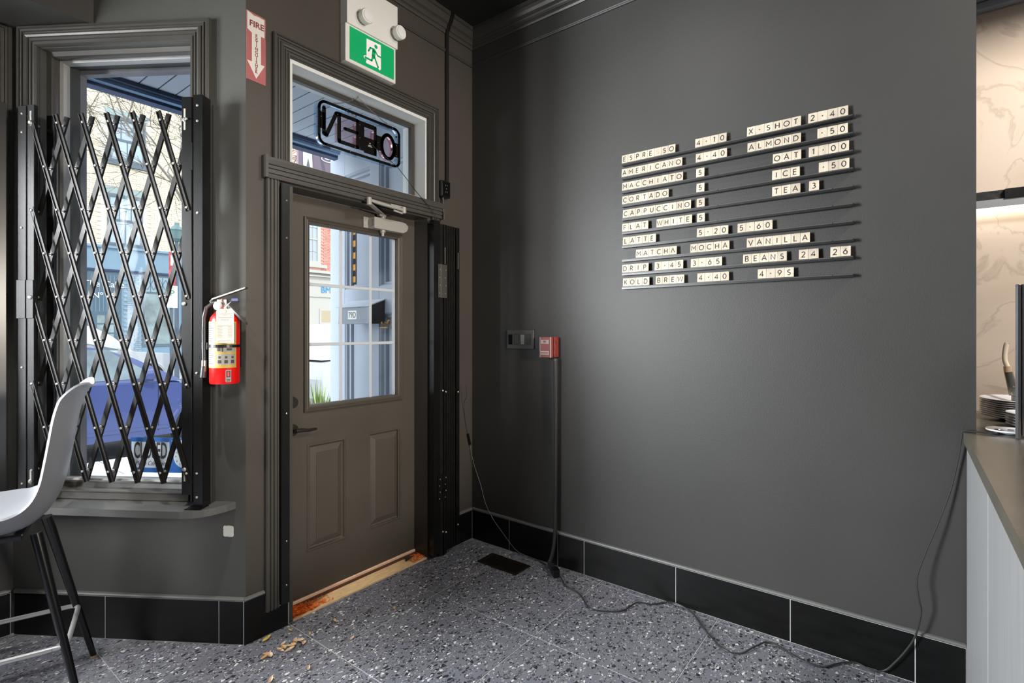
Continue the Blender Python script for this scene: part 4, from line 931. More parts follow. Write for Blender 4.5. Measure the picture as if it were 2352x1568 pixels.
# ------------------------------------------------------------------ switch plate, pull station, cord
sw = thing('light_switch_plate', (0, -0.40, 1.245), 'dark four-gang rocker switch plate on the right wall', 'light switch')
MB(RW).box(0.296, 0.502, 0.0003, 0.008, 1.246, 1.364, 0.003).build('cover_plate', mat('plate_paint', (60, 60, 60), 0.4), sw)
for k, x in enumerate((0.325, 0.372, 0.418, 0.464)):
    MB(RW).box(x-0.0165, x+0.0165, 0.008, 0.0085, 1.271, 1.339).build('switch_recess', BLACK, sw)
    v = [(x-0.013, 0.0085, 1.275), (x+0.013, 0.0085, 1.275), (x+0.013, 0.0085, 1.335), (x-0.013, 0.0085, 1.335), (x-0.013, 0.0092, 1.277), (x+0.013, 0.0092, 1.277), (x+0.013, 0.013, 1.334), (x-0.013, 0.013, 1.334)]
    MB(RW).add(v, [(4, 5, 6, 7), (0, 1, 5, 4), (1, 2, 6, 5), (2, 3, 7, 6), (3, 0, 4, 7)]).build('rocker', [BLACKG, mat('worn_rocker', (60, 58, 54), 0.25), mat('grey_rocker', (120, 120, 118), 0.3), mat('worn_rocker', (60, 58, 54), 0.25)][k], sw)
ps = thing('fire_alarm_pull', (0, -0.62, 1.205), 'pinkish red fire alarm pull box beside the switch plate', 'fire alarm')
MB(RW).box(0.585, 0.672, 0.0003, 0.040, 1.206, 1.322, 0.002).build('back_box', REDD, ps)
MB(RW).box(0.582, 0.660, 0.040, 0.062, 1.204, 1.322, 0.002).build('front_plate', REDP, ps)
OW = mat('pull_white', (170, 148, 142), 0.5)
m = MB(RW); m.box(0.590, 0.644, 0.062, 0.0628, 1.283, 1.306); m.box(0.588, 0.646, 0.062, 0.066, 1.220, 1.242, 0.001); m.box(0.582, 0.585, 0.062, 0.0632, 1.204, 1.322); m.box(0.653, 0.660, 0.062, 0.0632, 1.204, 1.322)
fp = m.build('pull_bar', OW, ps)
m = MB(RW); put_text(m, 'FIRE', 0.011, (0.617, 0.0631, 1.297), (1, 0, 0), (0, 0, 1), depth=0.0002, bold=0.0003); put_text(m, 'PULL', 0.008, (0.617, 0.0631, 1.2885), (1, 0, 0), (0, 0, 1), depth=0.0002); m.box(0.590, 0.644, 0.066, 0.0663, 1.229, 1.2325)
m.build('print', INK, ps)
# fix mirrored reading direction of RW frame text is handled by frame (x runs to -Y)
cp = thing('power_cord', (-0.04, -0.67, 0.0), 'thick dark cord hanging from the fire alarm box down to the floor', 'cord')
MB(RW).lathe([(0.012, 1.198), (0.015, 1.194), (0.012, 1.186)], (0.668, 0.030, 0), n=14).build('cord_grip', DULLMETAL, cp, smooth=True)
pts = [(-0.030, -0.668, 1.19), (-0.026, -0.668, 0.8), (-0.026, -0.667, 0.4), (-0.028, -0.665, 0.22), (-0.034, -0.660, 0.12), (-0.045, -0.648, 0.05), (-0.058, -0.640, 0.022)]
sm = []
def smooth_path(p, k=6):
    P = [Vector(q) for q in p]; out = []
    for i in range(len(P)-1):
        a, b, c, d = P[max(i-1, 0)], P[i], P[i+1], P[min(i+2, len(P)-1)]
        for j in range(k):
            t = j/k; out.append(0.5*((2*b)+(c-a)*t+(2*a-5*b+4*c-d)*t*t+(3*b-a-3*c+d)*t*t*t))
    return out+[P[-1]]
MB().tube(smooth_path(pts, 8), 0.011, 12).build('sheath', CORD, cp, smooth=True)
pl = thing('plug', (-0.09, -0.69, 0.0), 'black power plug and socket lying on the floor under the cord', 'plug')
m = MB(); m.bar((-0.060, -0.655, 0.018), (-0.098, -0.705, 0.016), 0.030, 0.026); m.build('connector', mat('plug_grey', (40, 41, 44), 0.3), pl)
m = MB(); m.bar((-0.098, -0.705, 0.020), (-0.135, -0.745, 0.020), 0.036, 0.038); m.build('plug_body', BLACK, pl)
m = MB(); m.bar((-0.126, -0.730, 0.030), (-0.150, -0.752, 0.024), 0.020, 0.014); m.build('plug_tab', BLACK, pl)
m = MB(); m.tube(smooth_path([(-0.055, -0.64, 0.03), (-0.075, -0.65, 0.045), (-0.10, -0.665, 0.035), (-0.12, -0.70, 0.02)], 5), 0.003, 6); m.build('loop', CORD, pl, smooth=True)
fc = [(-0.128, -0.755, 0.02), (-0.150, -0.79, 0.008), (-0.19, -0.84, 0.005), (-0.217, -0.934, 0.005), (-0.300, -1.03, 0.005), (-0.306, -1.075, 0.005), (-0.262, -1.155, 0.005), (-0.21, -1.19, 0.006), (-0.12, -1.21, 0.008), (-0.09, -1.27, 0.006), (-0.03, -1.33, 0.01), (-0.022, -1.385, 0.012), (-0.05, -1.46, 0.006), (-0.145, -1.545, 0.005), (-0.245, -1.65, 0.005), (-0.235, -1.72, 0.005), (-0.15, -1.76, 0.008), (-0.076, -1.805, 0.006), (-0.125, -1.92, 0.005), (-0.13, -2.00, 0.005), (-0.06, -2.06, 0.008), (-0.022, -2.11, 0.010), (-0.036, -2.165, 0.008), (-0.03, -2.205, 0.02), (-0.030, -2.235, 0.06), (-0.030, -2.27, 0.12), (-0.034, -2.30, 0.19), (-0.045, -2.318, 0.29), (-0.055, -2.312, 0.34), (-0.055, -2.305, 0.42), (-0.045, -2.33, 0.52), (-0.035, -2.365, 0.63), (-0.022, -2.40, 0.75), (-0.018, -2.418, 0.84), (-0.020, -2.430, 0.92), (-0.022, -2.4345, 0.965), (-0.022, -2.436, 0.984), (-0.024, -2.446, 0.9905), (-0.03, -2.50, 0.990), (-0.02, -2.53, 0.990), (0.10, -2.555, 0.990)]
o = MB().tube(smooth_path(fc, 6), 0.0034, 8).build('extension_cord', CORD, smooth=True)
tg(o, 'thin dark cord snaking along the floor and up onto the counter', 'cord')
tc_ = [(-0.135, -0.070, 1.02), (-0.115, -0.055, 0.94), (-0.10, -0.02, 0.90), (-0.083, -0.008, 0.84), (-0.068, -0.008, 0.76), (-0.05, -0.008, 0.69)]
tk = thing('thin_cord', (-0.05, -0.01, 0.0), 'thin pale-edged cord with inline switch trailing down the wall corner', 'cord')
MB().tube(smooth_path(tc_, 5), 0.0016, 6).build('upper_lead', CORD, tk, smooth=True)
MB().bar((-0.052, -0.010, 0.690), (-0.030, -0.010, 0.615), 0.012, 0.010, (0, 1, 0)).build('inline_switch', BLACK, tk)
MB().tube(smooth_path([(-0.030, -0.010, 0.615), (-0.022, -0.014, 0.56), (-0.012, -0.03, 0.48), (-0.008, -0.078, 0.368), (-0.008, -0.122, 0.25), (-0.016, -0.19, 0.17), (-0.016, -0.241, 0.123), (-0.016, -0.334, 0.045), (-0.02, -0.40, 0.012), (-0.02, -0.50, 0.004), (-0.04, -0.60, 0.004)], 5), 0.0016, 6).build('lower_lead', mat('cord_light', (110, 110, 106), 0.4), tk, smooth=True)

# ------------------------------------------------------------------ floor register
vt = thing('floor_vent', (-0.18, -0.40, 0.0), 'dark louvred floor register near the back right corner', 'floor vent')
vx0, vx1, vy0, vy1 = -0.252, -0.108, -0.550, -0.262
m = MB(); m.sweep([(vx0, vy0), (vx1, vy0), (vx1, vy1), (vx0, vy1)], [(0, 0.0003), (0, 0.003), (0.004, 0.0055), (0.020, 0.0055), (0.022, 0.0025)], lambda a, b, h: (a, b, h), inward=1, closed=True)
m.build('frame', VENTM, vt); MB().box(vx0+0.02, vx1-0.02, vy0+0.02, vy1-0.02, 0.0003, 0.001).build('damper', BLACK, vt)
n = 22
for i in range(n):
    y = vy0+0.026+(vy1-vy0-0.052)*i/(n-1); o = MB().box(vx0+0.021, vx1-0.021, y-0.0022, y+0.0022, 0.0012, 0.0052).build('louvre', VENTM, vt)

# ------------------------------------------------------------------ leaves on the floor
def leaf(x, y, a, l, w, mt, label, group=None, z=0.0015, curl=0.4):
    m = MB(); n = 6; v = []; f = []
    for i in range(n+1):
        t = i/n; ww = w*math.sin(PI*min(1, t*0.97+0.03))**0.8; s = (t-0.5)*l; zz = z+curl*l*(t-0.5)**2*1.2
        c = Vector((x+s*math.cos(a), y+s*math.sin(a), zz)); q = Vector((-math.sin(a), math.cos(a), 0))
        v += [c+q*ww/2+Vector((0, 0, ww*0.3)), c, c-q*ww/2+Vector((0, 0, ww*0.35))]
    for i in range(n): f += [(3*i, 3*i+1, 3*i+4, 3*i+3), (3*i+1, 3*i+2, 3*i+5, 3*i+4)]
    m.add(v, f); tg(m.build('leaf', mt, smooth=True), label, 'leaf', group)
YL = mat('yellow_leaf', (206, 178, 96), 0.6, var=0.15, vscale=60)
leaf(-1.395, -0.045, 0.45, 0.060, 0.020, YL, 'long yellow leaf against the black tile at the door corner')
leaf(-1.295, -0.062, 1.6, 0.030, 0.010, YL, 'small yellow leaf just left of the door sill')
leaf(-1.125, -0.150, 1.2, 0.032, 0.012, LEAF, 'dry leaf near the middle left of the dark floor tile')
leaf(-1.255, -0.155, 1.0, 0.030, 0.009, LEAF, 'thin upright dry leaf right of the leaf cluster')
leaf(-0.885, -0.285, 1.1, 0.028, 0.010, LEAF, 'small tan leaf beside the grout line')
leaf(-1.16, -0.335, 0.5, 0.034, 0.012, LEAFP, 'pale tan leaf lying on the grout line')
leaf(-1.52, -0.32, 0.8, 0.045, 0.016, LEAFP, 'pale curled leaf out on the grey tile, nearest the bay')
leaf(-1.39, -0.37, 0.9, 0.034, 0.012, LEAFP, 'pale leaf on the grey tile, right of the curled one')
for i in range(16):
    leaf(-1.36+random.gauss(0, 0.045), -0.175+random.gauss(0, 0.028), random.uniform(0, PI), random.uniform(0.028, 0.05), random.uniform(0.013, 0.022), LEAFP if i % 3 else LEAF, 'pale dry leaf scrap in the cluster left of the door', 'leaf scraps left of the door', z=0.0015+0.002*(i % 4))

# ------------------------------------------------------------------ counter
cab = thing('counter_cabinet', (-0.87, -2.45, 0.0), 'pale grey wood-grain counter base at the right edge', 'cabinet')
MB().box(-1.80, -0.002, -3.05, -2.462, 0.0, 0.944).build('carcass', mat('carcass_grey', (90, 90, 90), 0.6), cab)
MB().box(-0.684, -0.664, -2.4615, -2.4545, 0.004, 0.944).build('groove_strip', mat('groove_grey', (92, 92, 92), 0.6), cab)
MB().box(-0.665, -0.012, -2.462, -2.450, 0.004, 0.944, 0.001).build('panel', CABW, cab)
MB().box(-1.80, -0.683, -2.462, -2.450, 0.004, 0.944, 0.001).build('panel', CABW, cab)
m = MB(); m.prism([(-1.86, -3.1), (0.695, -3.1), (0.695, -2.48), (-0.002, -2.48), (-0.002, -2.441), (-1.86, -2.441)], 0.945, 0.985, 'xy')
o = m.build('stone_counter', [COUNTER]); tg(o, 'dark stone counter top at the right edge', 'counter')
m = MB(); m.box(0.002, 0.69, -3.05, -2.50, 0.0, 0.943); tg(m.build('back_cabinet', mat('carcass_grey', (90, 90, 90), 0.6)), 'grey base under the counter behind the wall end', 'cabinet')
# plates
def plate(x, y, z, r, label, group=None, h=0.020):
    th = thing('plate', (x, y, z), label, 'plate', group)
    pr = [(0.0, 0.001), (r*0.55, 0.0), (r*0.60, 0.002), (r*0.97, h-0.004), (r, h), (r*0.985, h+0.0015), (r*0.93, h-0.001), (r*0.60, 0.005), (0.0, 0.004)]
    MB(Matrix.Translation((x, y, z))).lathe(pr, n=40, cap=False).build('dish', PLATE, th, smooth=True)
    return th
for k in range(9): plate(0.46, -2.67, 0.986+k*0.0085, 0.150, 'large white plate ' + ['at the bottom of', 'second from the bottom of', 'third from the bottom of', 'just below the middle of', 'in the middle of', 'just above the middle of', 'third from the top of', 'second from the top of', 'on top of'][k] + ' the taller back stack', 'large plates stacked by the marble wall')
for k in range(5): plate(0.205, -2.67, 0.986+k*0.0105, 0.095, ['small white plate at the bottom of the front stack', 'small white plate second from bottom of the front stack', 'small white plate in the middle of the front stack', 'small white plate second from top of the front stack', 'small white plate on top of the front stack'][k], 'small plates stacked in front', h=0.018)
pp_ = plate(0.035, -2.565, 0.9865, 0.062, 'single white saucer lying in front of the plate stacks', h=0.013)
m = MB()
for a0 in (0.4, 1.3, 2.2, 3.3, 4.2, 5.3): m.tube(smooth_path([(0.035+0.02*math.cos(a0), -2.565+0.02*math.sin(a0), 0.9925), (0.035+0.04*math.cos(a0+0.4), -2.565+0.04*math.sin(a0+0.4), 0.9945), (0.035+0.035*math.cos(a0+0.9), -2.565+0.035*math.sin(a0+0.9), 0.994)], 4), 0.0022, 5)
m.build('cutlery', CHROME, pp_, smooth=True)
# steam wand fitting
sp = thing('tap_wand', (0.5, -2.62, 0.99), 'pale curved rubber tip on a grey metal fitting behind the plates', 'tap')
SX, SY = 0.50, -2.609
m = MB(); m.tube(smooth_path([(SX, SY-0.004, 1.205), (SX, SY+0.004, 1.235), (SX, SY+0.002, 1.275), (SX, SY-0.002, 1.300), (SX, SY-0.006, 1.306)], 6), [0.009]*25, 10)
m.build('curved_tip', mat('lit_rubber', (238, 222, 196), 0.4), sp, smooth=True)
MB().cyl((SX, SY-0.006, 1.180), (SX, SY-0.004, 1.206), 0.013, n=14).build('collar', mat('tan_collar', (200, 170, 136), 0.5), sp)
m = MB(); m.cyl((SX, SY-0.026, 1.085), (SX, SY-0.007, 1.182), 0.017, 0.014, n=16); m.cyl((SX, SY-0.03, 0.99), (SX, SY-0.03, 1.09), 0.014, n=14); m.lathe([(0.020, 0), (0.024, 0.01), (0.018, 0.02)], (SX-0.04, SY-0.034, 1.10), 'x', 18)
m.build('fitting', DULLMETAL, sp, smooth=True)
# tall holder
tp = thing('menu_holder', (-0.03, -2.65, 0.985), 'tall black panel in a chrome frame at the right edge of the counter', 'panel')
HM = Matrix.Translation((-0.085, -2.576, 0)) @ Matrix.Rotation(math.radians(-52), 4, 'Z')
MB(HM).box(0.012, 0.20, -0.004, 0.006, 1.0, 1.51).build('black_panel', BLACK, tp)
m = MB(HM); m.box(-0.002, 0.008, -0.006, 0.008, 0.986, 1.515, 0.002); m.box(0.010, 0.014, -0.008, 0.008, 1.0, 1.515); m.build('chrome_edge', CHROME, tp)
# black shelf with light strip
sh = thing('wall_shelf', (0.6, -3.2, 1.90), 'black wall shelf with a white light strip beneath on the marble', 'shelf')
MB().box(0.655, 0.699, -4.4, -2.2, 1.952, 1.992).build('shelf_bar', mat('rough_black', (34, 34, 34), 0.5, bump=1.0, bscale=40), sh)
MB().box(0.64, 0.655, -2.80, -2.62, 1.95, 1.992).build('bracket', STEEL, sh)
MB().box(0.645, 0.699, -4.4, -2.2, 1.915, 1.951).build('light_housing', mat('grey_alu', (170, 172, 176), 0.35, 0.4), sh)
MB().box(0.650, 0.694, -4.4, -2.2, 1.909, 1.9148).build('light_strip', mat('led_strip', (255, 250, 240), 0.5, emit=(255, 246, 232), estr=7.0), sh)

# ------------------------------------------------------------------ bar stool
S = Vector((-2.167, 0.29, 0)); aa = -0.318; bv = Vector((math.cos(aa), math.sin(aa), 0)); lv = Vector((-bv.y, bv.x, 0))
ST = Matrix(((bv.x, lv.x, 0, S.x), (bv.y, lv.y, 0, S.y), (0, 0, 1, 0), (0, 0, 0, 1)))
stl = thing('bar_stool', (S.x, S.y, 0), 'white moulded bar stool on black tapered legs by the bay window', 'stool')
spine = [(-0.40, 0.640), (-0.37, 0.655), (-0.28, 0.655), (-0.15, 0.645), (-0.04, 0.640), (0.04, 0.652), (0.095, 0.690), (0.13, 0.745), (0.152, 0.82), (0.166, 0.90), (0.178, 0.98), (0.189, 1.05), (0.204, 1.105), (0.222, 1.142), (0.238, 1.152)]
def spn(spine, k=4):
    P = smooth_path([(u, 0, z) for u, z in spine], k); return P
P = spn(spine); NS = len(P); NV = 17; inner = []; nrm = []
for i, p in enumerate(P):
    t = i/(NS-1); d = (P[min(i+1, NS-1)]-P[max(i-1, 0)]).normalized(); nn = Vector((-d.z, 0, d.x))  # up/forward normal
    seat = max(0, 1-max(0, (t-0.30))/0.28) ; seat = seat*seat*(3-2*seat) if seat < 1 else 1
    w = 0.205*seat+0.19*(1-seat)
    if t > 0.80: w *= math.sqrt(max(0.02, 1-((t-0.80)/0.20)**3*0.80))
    if t < 0.08: w *= 0.82+0.18*(t/0.08)
    h = 0.095*seat+0.048*(1-seat)
    if t < 0.25: h *= 0.25+0.75*t/0.25
    if t > 0.85: h *= max(0.0, 1-(t-0.85)/0.15*0.7)
    row = []
    for j in range(NV):
        v = -1+2*j/(NV-1); row.append(p + Vector((0, w*v, 0)) + nn*h*abs(v)**2.4)
    inner.append(row); nrm.append(nn)
m = MB(ST); TH = 0.007
vin = [q for r in inner for q in r]
vout = [inner[i][j] - (nrm[i]*TH + Vector((0, 0, 0))) + Vector((0, (0.006 if j == NV-1 else -0.006 if j == 0 else 0), 0)) for i in range(NS) for j in range(NV)]
f = []; 
for i in range(NS-1):
    for j in range(NV-1): f.append((i*NV+j, i*NV+j+1, (i+1)*NV+j+1, (i+1)*NV+j))
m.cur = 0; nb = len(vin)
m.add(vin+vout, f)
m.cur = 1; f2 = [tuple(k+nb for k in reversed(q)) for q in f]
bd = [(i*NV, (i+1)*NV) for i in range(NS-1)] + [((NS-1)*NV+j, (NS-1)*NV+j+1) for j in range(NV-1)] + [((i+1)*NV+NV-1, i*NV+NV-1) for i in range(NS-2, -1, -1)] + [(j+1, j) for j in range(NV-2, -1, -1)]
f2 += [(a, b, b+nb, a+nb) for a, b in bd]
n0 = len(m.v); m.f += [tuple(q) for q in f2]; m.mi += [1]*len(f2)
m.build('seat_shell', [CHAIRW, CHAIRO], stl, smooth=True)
m = MB(ST); m.box(-0.17, 0.05, -0.100, -0.075, 0.624, 0.640, 0.003); m.box(-0.17, 0.05, 0.075, 0.100, 0.624, 0.640, 0.003); m.box(-0.17, -0.145, -0.075, 0.075, 0.624, 0.640); m.box(0.025, 0.05, -0.075, 0.075, 0.624, 0.640)
m.build('seat_frame', mat('stool_frame', (26, 27, 36), 0.4), stl)
tips = []
for sx in (1, -1):
    for sy in (-1, 1):
        a = Vector((-0.04+sx*0.128, sy*0.100, 0.640)); b = Vector((-0.04+sx*(0.262 if sx > 0 else 0.25), sy*0.198, 0.006)); tips.append((a, b))
        lg = MB(ST).cyl(a, b, 0.0175, 0.0105, n=20).build('leg', CHLEG, stl, smooth=True)
        MB(ST).cyl(b+(a-b).normalized()*0.004, Vector((b.x, b.y, 0.0005)), 0.0108, 0.0100, n=14).build('foot_glide', mat('tan_glide', (176, 146, 110), 0.6), lg)
# foot rest ring
zr = 0.245; rp = []
def legat(i, z): a, b = tips[i]; t = (a.z-z)/(a.z-b.z); return a.lerp(b, t)
order = [0, 1, 3, 2]; C4 = [legat(i, zr) for i in order]
ring = []
for i in range(4):
    p, q, r = C4[i-1], C4[i], C4[(i+1) % 4]; q2 = q + (q-Vector((-0.04, 0, zr))).normalized()*0.010; d1 = (p-q2).normalized(); d2 = (r-q2).normalized()
    for k in range(6):
        t = k/5; ring.append((q2+d1*0.04)*(1-t)**2 + q2*2*t*(1-t) + (q2+d2*0.04)*t*t)
ring.append(ring[0]); MB(ST).tube(ring, 0.0085, 12, cap=False).build('foot_rest', mat('satin_chrome', (190, 190, 190), 0.3, 0.55), stl, smooth=True)

# ------------------------------------------------------------------ closed sign in the bay window
cs = thing('closed_sign', tuple(BAY @ Vector((0.45, -0.125, 0.70))), 'blue and silver CLOSED sign with a clock face hung behind the gate', 'sign')
CSY = -0.118
CG = BAY @ Matrix(((-1, 0, 0, 0.63), (0, 1, 0, CSY), (0, 0, 1, 0), (0, 0, 0, 1)))  # local x runs to the right in view, y into the room
MB(CG).box(0, 0.335, -0.003, 0, 0.700, 0.862).build('board', SIGNBLUE, cs)
MB(CG).box(0.004, 0.190, 0.0003, 0.0006, 0.722, 0.842).build('silver_field', SIGNSIL, cs)
m = MB(CG); put_text(m, 'CLOSED', 0.105, (0.097, 0.001, 0.803), (1, 0, 0), (0, 0, 1), sx=0.42, depth=0.0002, bold=0.0022); put_text(m, 'Please Call Again', 0.030, (0.098, 0.001, 0.740), (1, 0, 0), (0, 0, 1), depth=0.0002, shear=0.4, sx=0.72); m.build('lettering', INK, cs)
m = MB(CG); m.cyl((0.262, 0.0003, 0.775), (0.262, 0.0008, 0.775), 0.052, n=36); m.box(0.202, 0.322, 0.0003, 0.0006, 0.834, 0.852); dial = m.build('clock_dial', SIGNSIL, cs)
m = MB(CG); put_text(m, 'WILL RETURN', 0.018, (0.262, 0.0009, 0.843), (1, 0, 0), (0, 0, 1), depth=0.0002, spacing=0.9)
for k in range(1, 13):
    a = PI/2-k*PI/6; put_text(m, str(k), 0.014, (0.262+0.041*math.cos(a), 0.0011, 0.775+0.041*math.sin(a)), (1, 0, 0), (0, 0, 1), depth=0.0001)
m.build('dial_numbers', INK, dial)
m = MB(CG)
for a, l, w in ((1.45, 0.034, 0.012), (3.9, 0.026, 0.012)):
    d = Vector((math.cos(a), 0, math.sin(a))); q = Vector((-d.z, 0, d.x)); c = Vector((0.262, 0.0016, 0.775)); m.add([c-q*w*0.3, c+d*l*0.6-q*w*0.5, c+d*l, c+d*l*0.6+q*w*0.5, c+q*w*0.3], [(0, 1, 2, 3, 4)])
m.cyl((0.262, 0.0014, 0.775), (0.262, 0.0017, 0.775), 0.007, n=14); m.build('clock_hand', SIGNRED, dial)
def beads(m, a, b, sag, r=0.0028, step=0.0065):
    a = Vector(a); b = Vector(b); n = int((b-a).length/step)
    for i in range(n+1):
        t = i/n; p = a.lerp(b, t)+Vector((0, 0, -sag*4*t*(1-t))); m.lathe([(0.0001, -r), (r*0.8, -r*0.5), (r*0.8, r*0.5), (0.0001, r)], p, 'z', 6, cap=False)
m = MB(CG); beads(m, (0.075, 0.002, 0.868), (0.098, 0.002, 0.905), 0); beads(m, (0.245, 0.002, 1.02), (0.325, 0.002, 0.865), 0.01); m.build('bead_chain', SCREW, cs, kind='stuff')
m = MB(CG); m.lathe([(0.018, 0), (0.014, 0.006), (0.004, 0.010)], (0.245, 0.0, 1.028), 'y', 18); m.build('suction_cup', GLASS, cs)

# ------------------------------------------------------------------ OUTSIDE : recess, soffit, panelled wall
def yout(x):  # outer face of the bay wall
    return max(0.202, 0.137 + 0.8352*max(0.0, (-1.255-x)/0.55))
sf = MB().prism([(-1.30, 0.202), (2.3, 0.202), (2.3, 1.20), (-1.98, 1.20)], 2.722, 2.85, 'xy').build('porch_ceiling', NAVY); sf['kind'] = 'structure'
x = -1.90
while x < 2.2:
    a, b = x+0.0035, x+0.0865
    ya, yb = yout(a), yout(b)
    if min(ya, yb) < 1.05: MB().prism([(a, min(1.055, ya)), (b, yb), (b, 1.06), (a, 1.06)], 2.712, 2.722, 'xy').build('board', SOFFIT, sf)
    x += 0.09
m = MB(); m.box(-1.90, 2.3, 1.06, 1.09, 2.690, 2.722); m.build('trim_board', NAVY, sf)
m = MB(); m.box(-1.90, 2.3, 1.09, 1.13, 2.672, 2.722); m.build('trim_board', SKYBL, sf)
m = MB(); m.box(-1.90, 2.3, 1.13, 1.20, 2.655, 2.722); m.build('trim_board', NAVY, sf)
MB().box(-2.2, -2.06, 1.15, 1.2, -0.15, 3.4).build('facade_pier', STONE, kind='structure')
MB().box(-5.2, 2.3, 1.201, 1.215, 2.665, 3.5).build('facade_lintel', SKYBL, kind='structure')
# panelled side wall of the recess
A0 = Vector((-0.258, 1.12, 0)); A1 = Vector((-0.335, 0.2, 0)); d = (A1-A0).normalized(); q = Vector((d.y, -d.x, 0))
if q.x > 0: q = -q
PW = Matrix(((d.x, q.x, 0, A0.x), (d.y, q.y, 0, A0.y), (0, 0, 1, 0), (0, 0, 0, 1)))  # x along the wall towards the door, y towards the opening
pw = MB(PW).box(0.0, 0.92, -0.12, -0.055, -0.05, 2.75).build('side_wall', BLUEWALL, kind='structure')
zs = [(-0.05, 0.30), (1.48, 1.66), (2.50, 2.75)]
for a, b in ((0.0, 0.10), (0.435, 0.545), (0.86, 0.92)): MB(PW).box(a, b, -0.055, 0.0, -0.05, 2.75, 0.002).build('stile', BLUEWALL, pw)
for a, b in ((0.10, 0.435), (0.545, 0.86)):
    for z0, z1 in zs: MB(PW).box(a, b, -0.055, -0.001, z0, z1).build('rail', BLUEWALL, pw)
    for z0, z1 in ((0.30, 1.48), (1.66, 2.50)):
        m = MB(PW); m.sweep([(a, z0), (b, z0), (b, z1), (a, z1)], [(0, -0.004), (0.010, -0.012), (0.016, -0.030), (0.030, -0.034), (0.034, -0.054)], lambda s, z, h: (s, h, z), inward=1, closed=True)
        m.build('panel_moulding', BLUEWALL, pw)
MB(PW).box(0.103, 0.17, -0.0545, -0.050, 1.70, 2.45).build('menu_reflection', mat('reflection_black', (24, 24, 28), 0.4), pw)  # strip and amber bars paint a reflection of the menu board
m = MB(PW)
for i in range(8): m.box(0.108, 0.165, -0.0499, -0.0495, 1.715+0.088*i, 1.715+0.088*i+0.045)
m.build('menu_reflection_text', AMBER, pw)
MB().box(-0.235, 2.3, 1.13, 1.25, -0.15, 2.70).build('facade_wall', BLUEWALL, kind='structure')
# mailbox
mbx = thing('mailbox', tuple(PW @ Vector((0.36, 0.05, 1.40))), 'grey wall mailbox numbered 79D seen through the door glass', 'mailbox')
MB(PW).box(0.22, 0.61, 0.0005, 0.115, 1.405, 1.52, 0.002).build('box', mat('mailbox_grey', (132, 142, 154), 0.45), mbx)
m = MB(PW); v = [(0.21, 0.0005, 1.565), (0.62, 0.0005, 1.565), (0.62, 0.125, 1.518), (0.21, 0.125, 1.518), (0.21, 0.0005, 1.573), (0.62, 0.0005, 1.573), (0.62, 0.13, 1.523), (0.21, 0.13, 1.523)]
m.add(v, [(0, 1, 2, 3), (7, 6, 5, 4), (0, 4, 5, 1), (1, 5, 6, 2), (2, 6, 7, 3), (3, 7, 4, 0)]); m.build('lid', mat('mailbox_lid', (210, 218, 226), 0.4), mbx)
MB(PW).prism([(0.0005, 1.405), (0.115, 1.405), (0.115, 1.52), (0.0005, 1.566)], 0.6105, 0.614, 'yz').build('end_plate', mat('mailbox_shaded', (56, 50, 52), 0.5), mbx)  # end face of the box, its shade put into the dark colour
MB(PW).box(0.22, 0.61, 0.1152, 0.119, 1.405, 1.425).build('lower_lip', mat('mailbox_grey', (132, 142, 154), 0.45), mbx)
lab = MB(PW).box(0.345, 0.455, 0.1152, 0.1160, 1.437, 1.495).build('number_plate', WHITE, mbx)
m = MB(PW); put_text(m, '79D', 0.056, (0.400, 0.1164, 1.466), (1, 0, 0), (0, 0, 1), depth=0.0003, spacing=1.0, bold=0.0008); m.build('number', mat('number_grey', (110, 108, 104), 0.5), lab)
m = MB(); R = random.Random(9)
for i in range(26):
    t = R.random(); c = PW @ Vector((0.62+0.12*t, 0.012+0.03*R.random(), 1.385+0.02*R.random()+0.03*t)); a = R.uniform(0, 6.28)
    e = Vector((math.cos(a), math.sin(a), R.uniform(-1, 1)))*0.012; e2 = Vector((-math.sin(a), math.cos(a), R.uniform(-.6, .6)))*0.006
    m.add([c-e, c+e2, c+e, c-e2], [(0, 1, 2), (0, 2, 3)])
m.box(-0.36, -0.32, 0.42, 0.50, 1.376, 1.381)
o = m.build('nest_scraps', LEAF); tg(o, 'dry leaves and twigs caught under the mailbox end', 'leaf litter'); o['kind'] = 'stuff'

# sidewalk, street
sidew = MB().box(-9, 14, 0.2, 5.2, -0.30, -0.165).build('sidewalk', PJOINT, kind='structure')
yv = 0.22
for jy in range(17):
    y0 = 0.25+jy*0.29
    for ix in range(11):
        x0 = -2.9+ix*0.44+(0.22 if jy % 2 else 0)
        if y0 < 1.2 and x0 > -1.0: continue
        MB().box(x0+0.005, x0+0.435, y0+0.005, y0+0.285, -0.165, -0.152, 0.003).build('paver', PAVER, sidew)
MB().box(-30, 60, 5.2, 17.0, -0.5, -0.25).build('street', ASPH, kind='structure')
MB().box(-30, 60, 17.0, 21.0, -0.5, -0.16).build('far_sidewalk', PAVER, kind='structure')

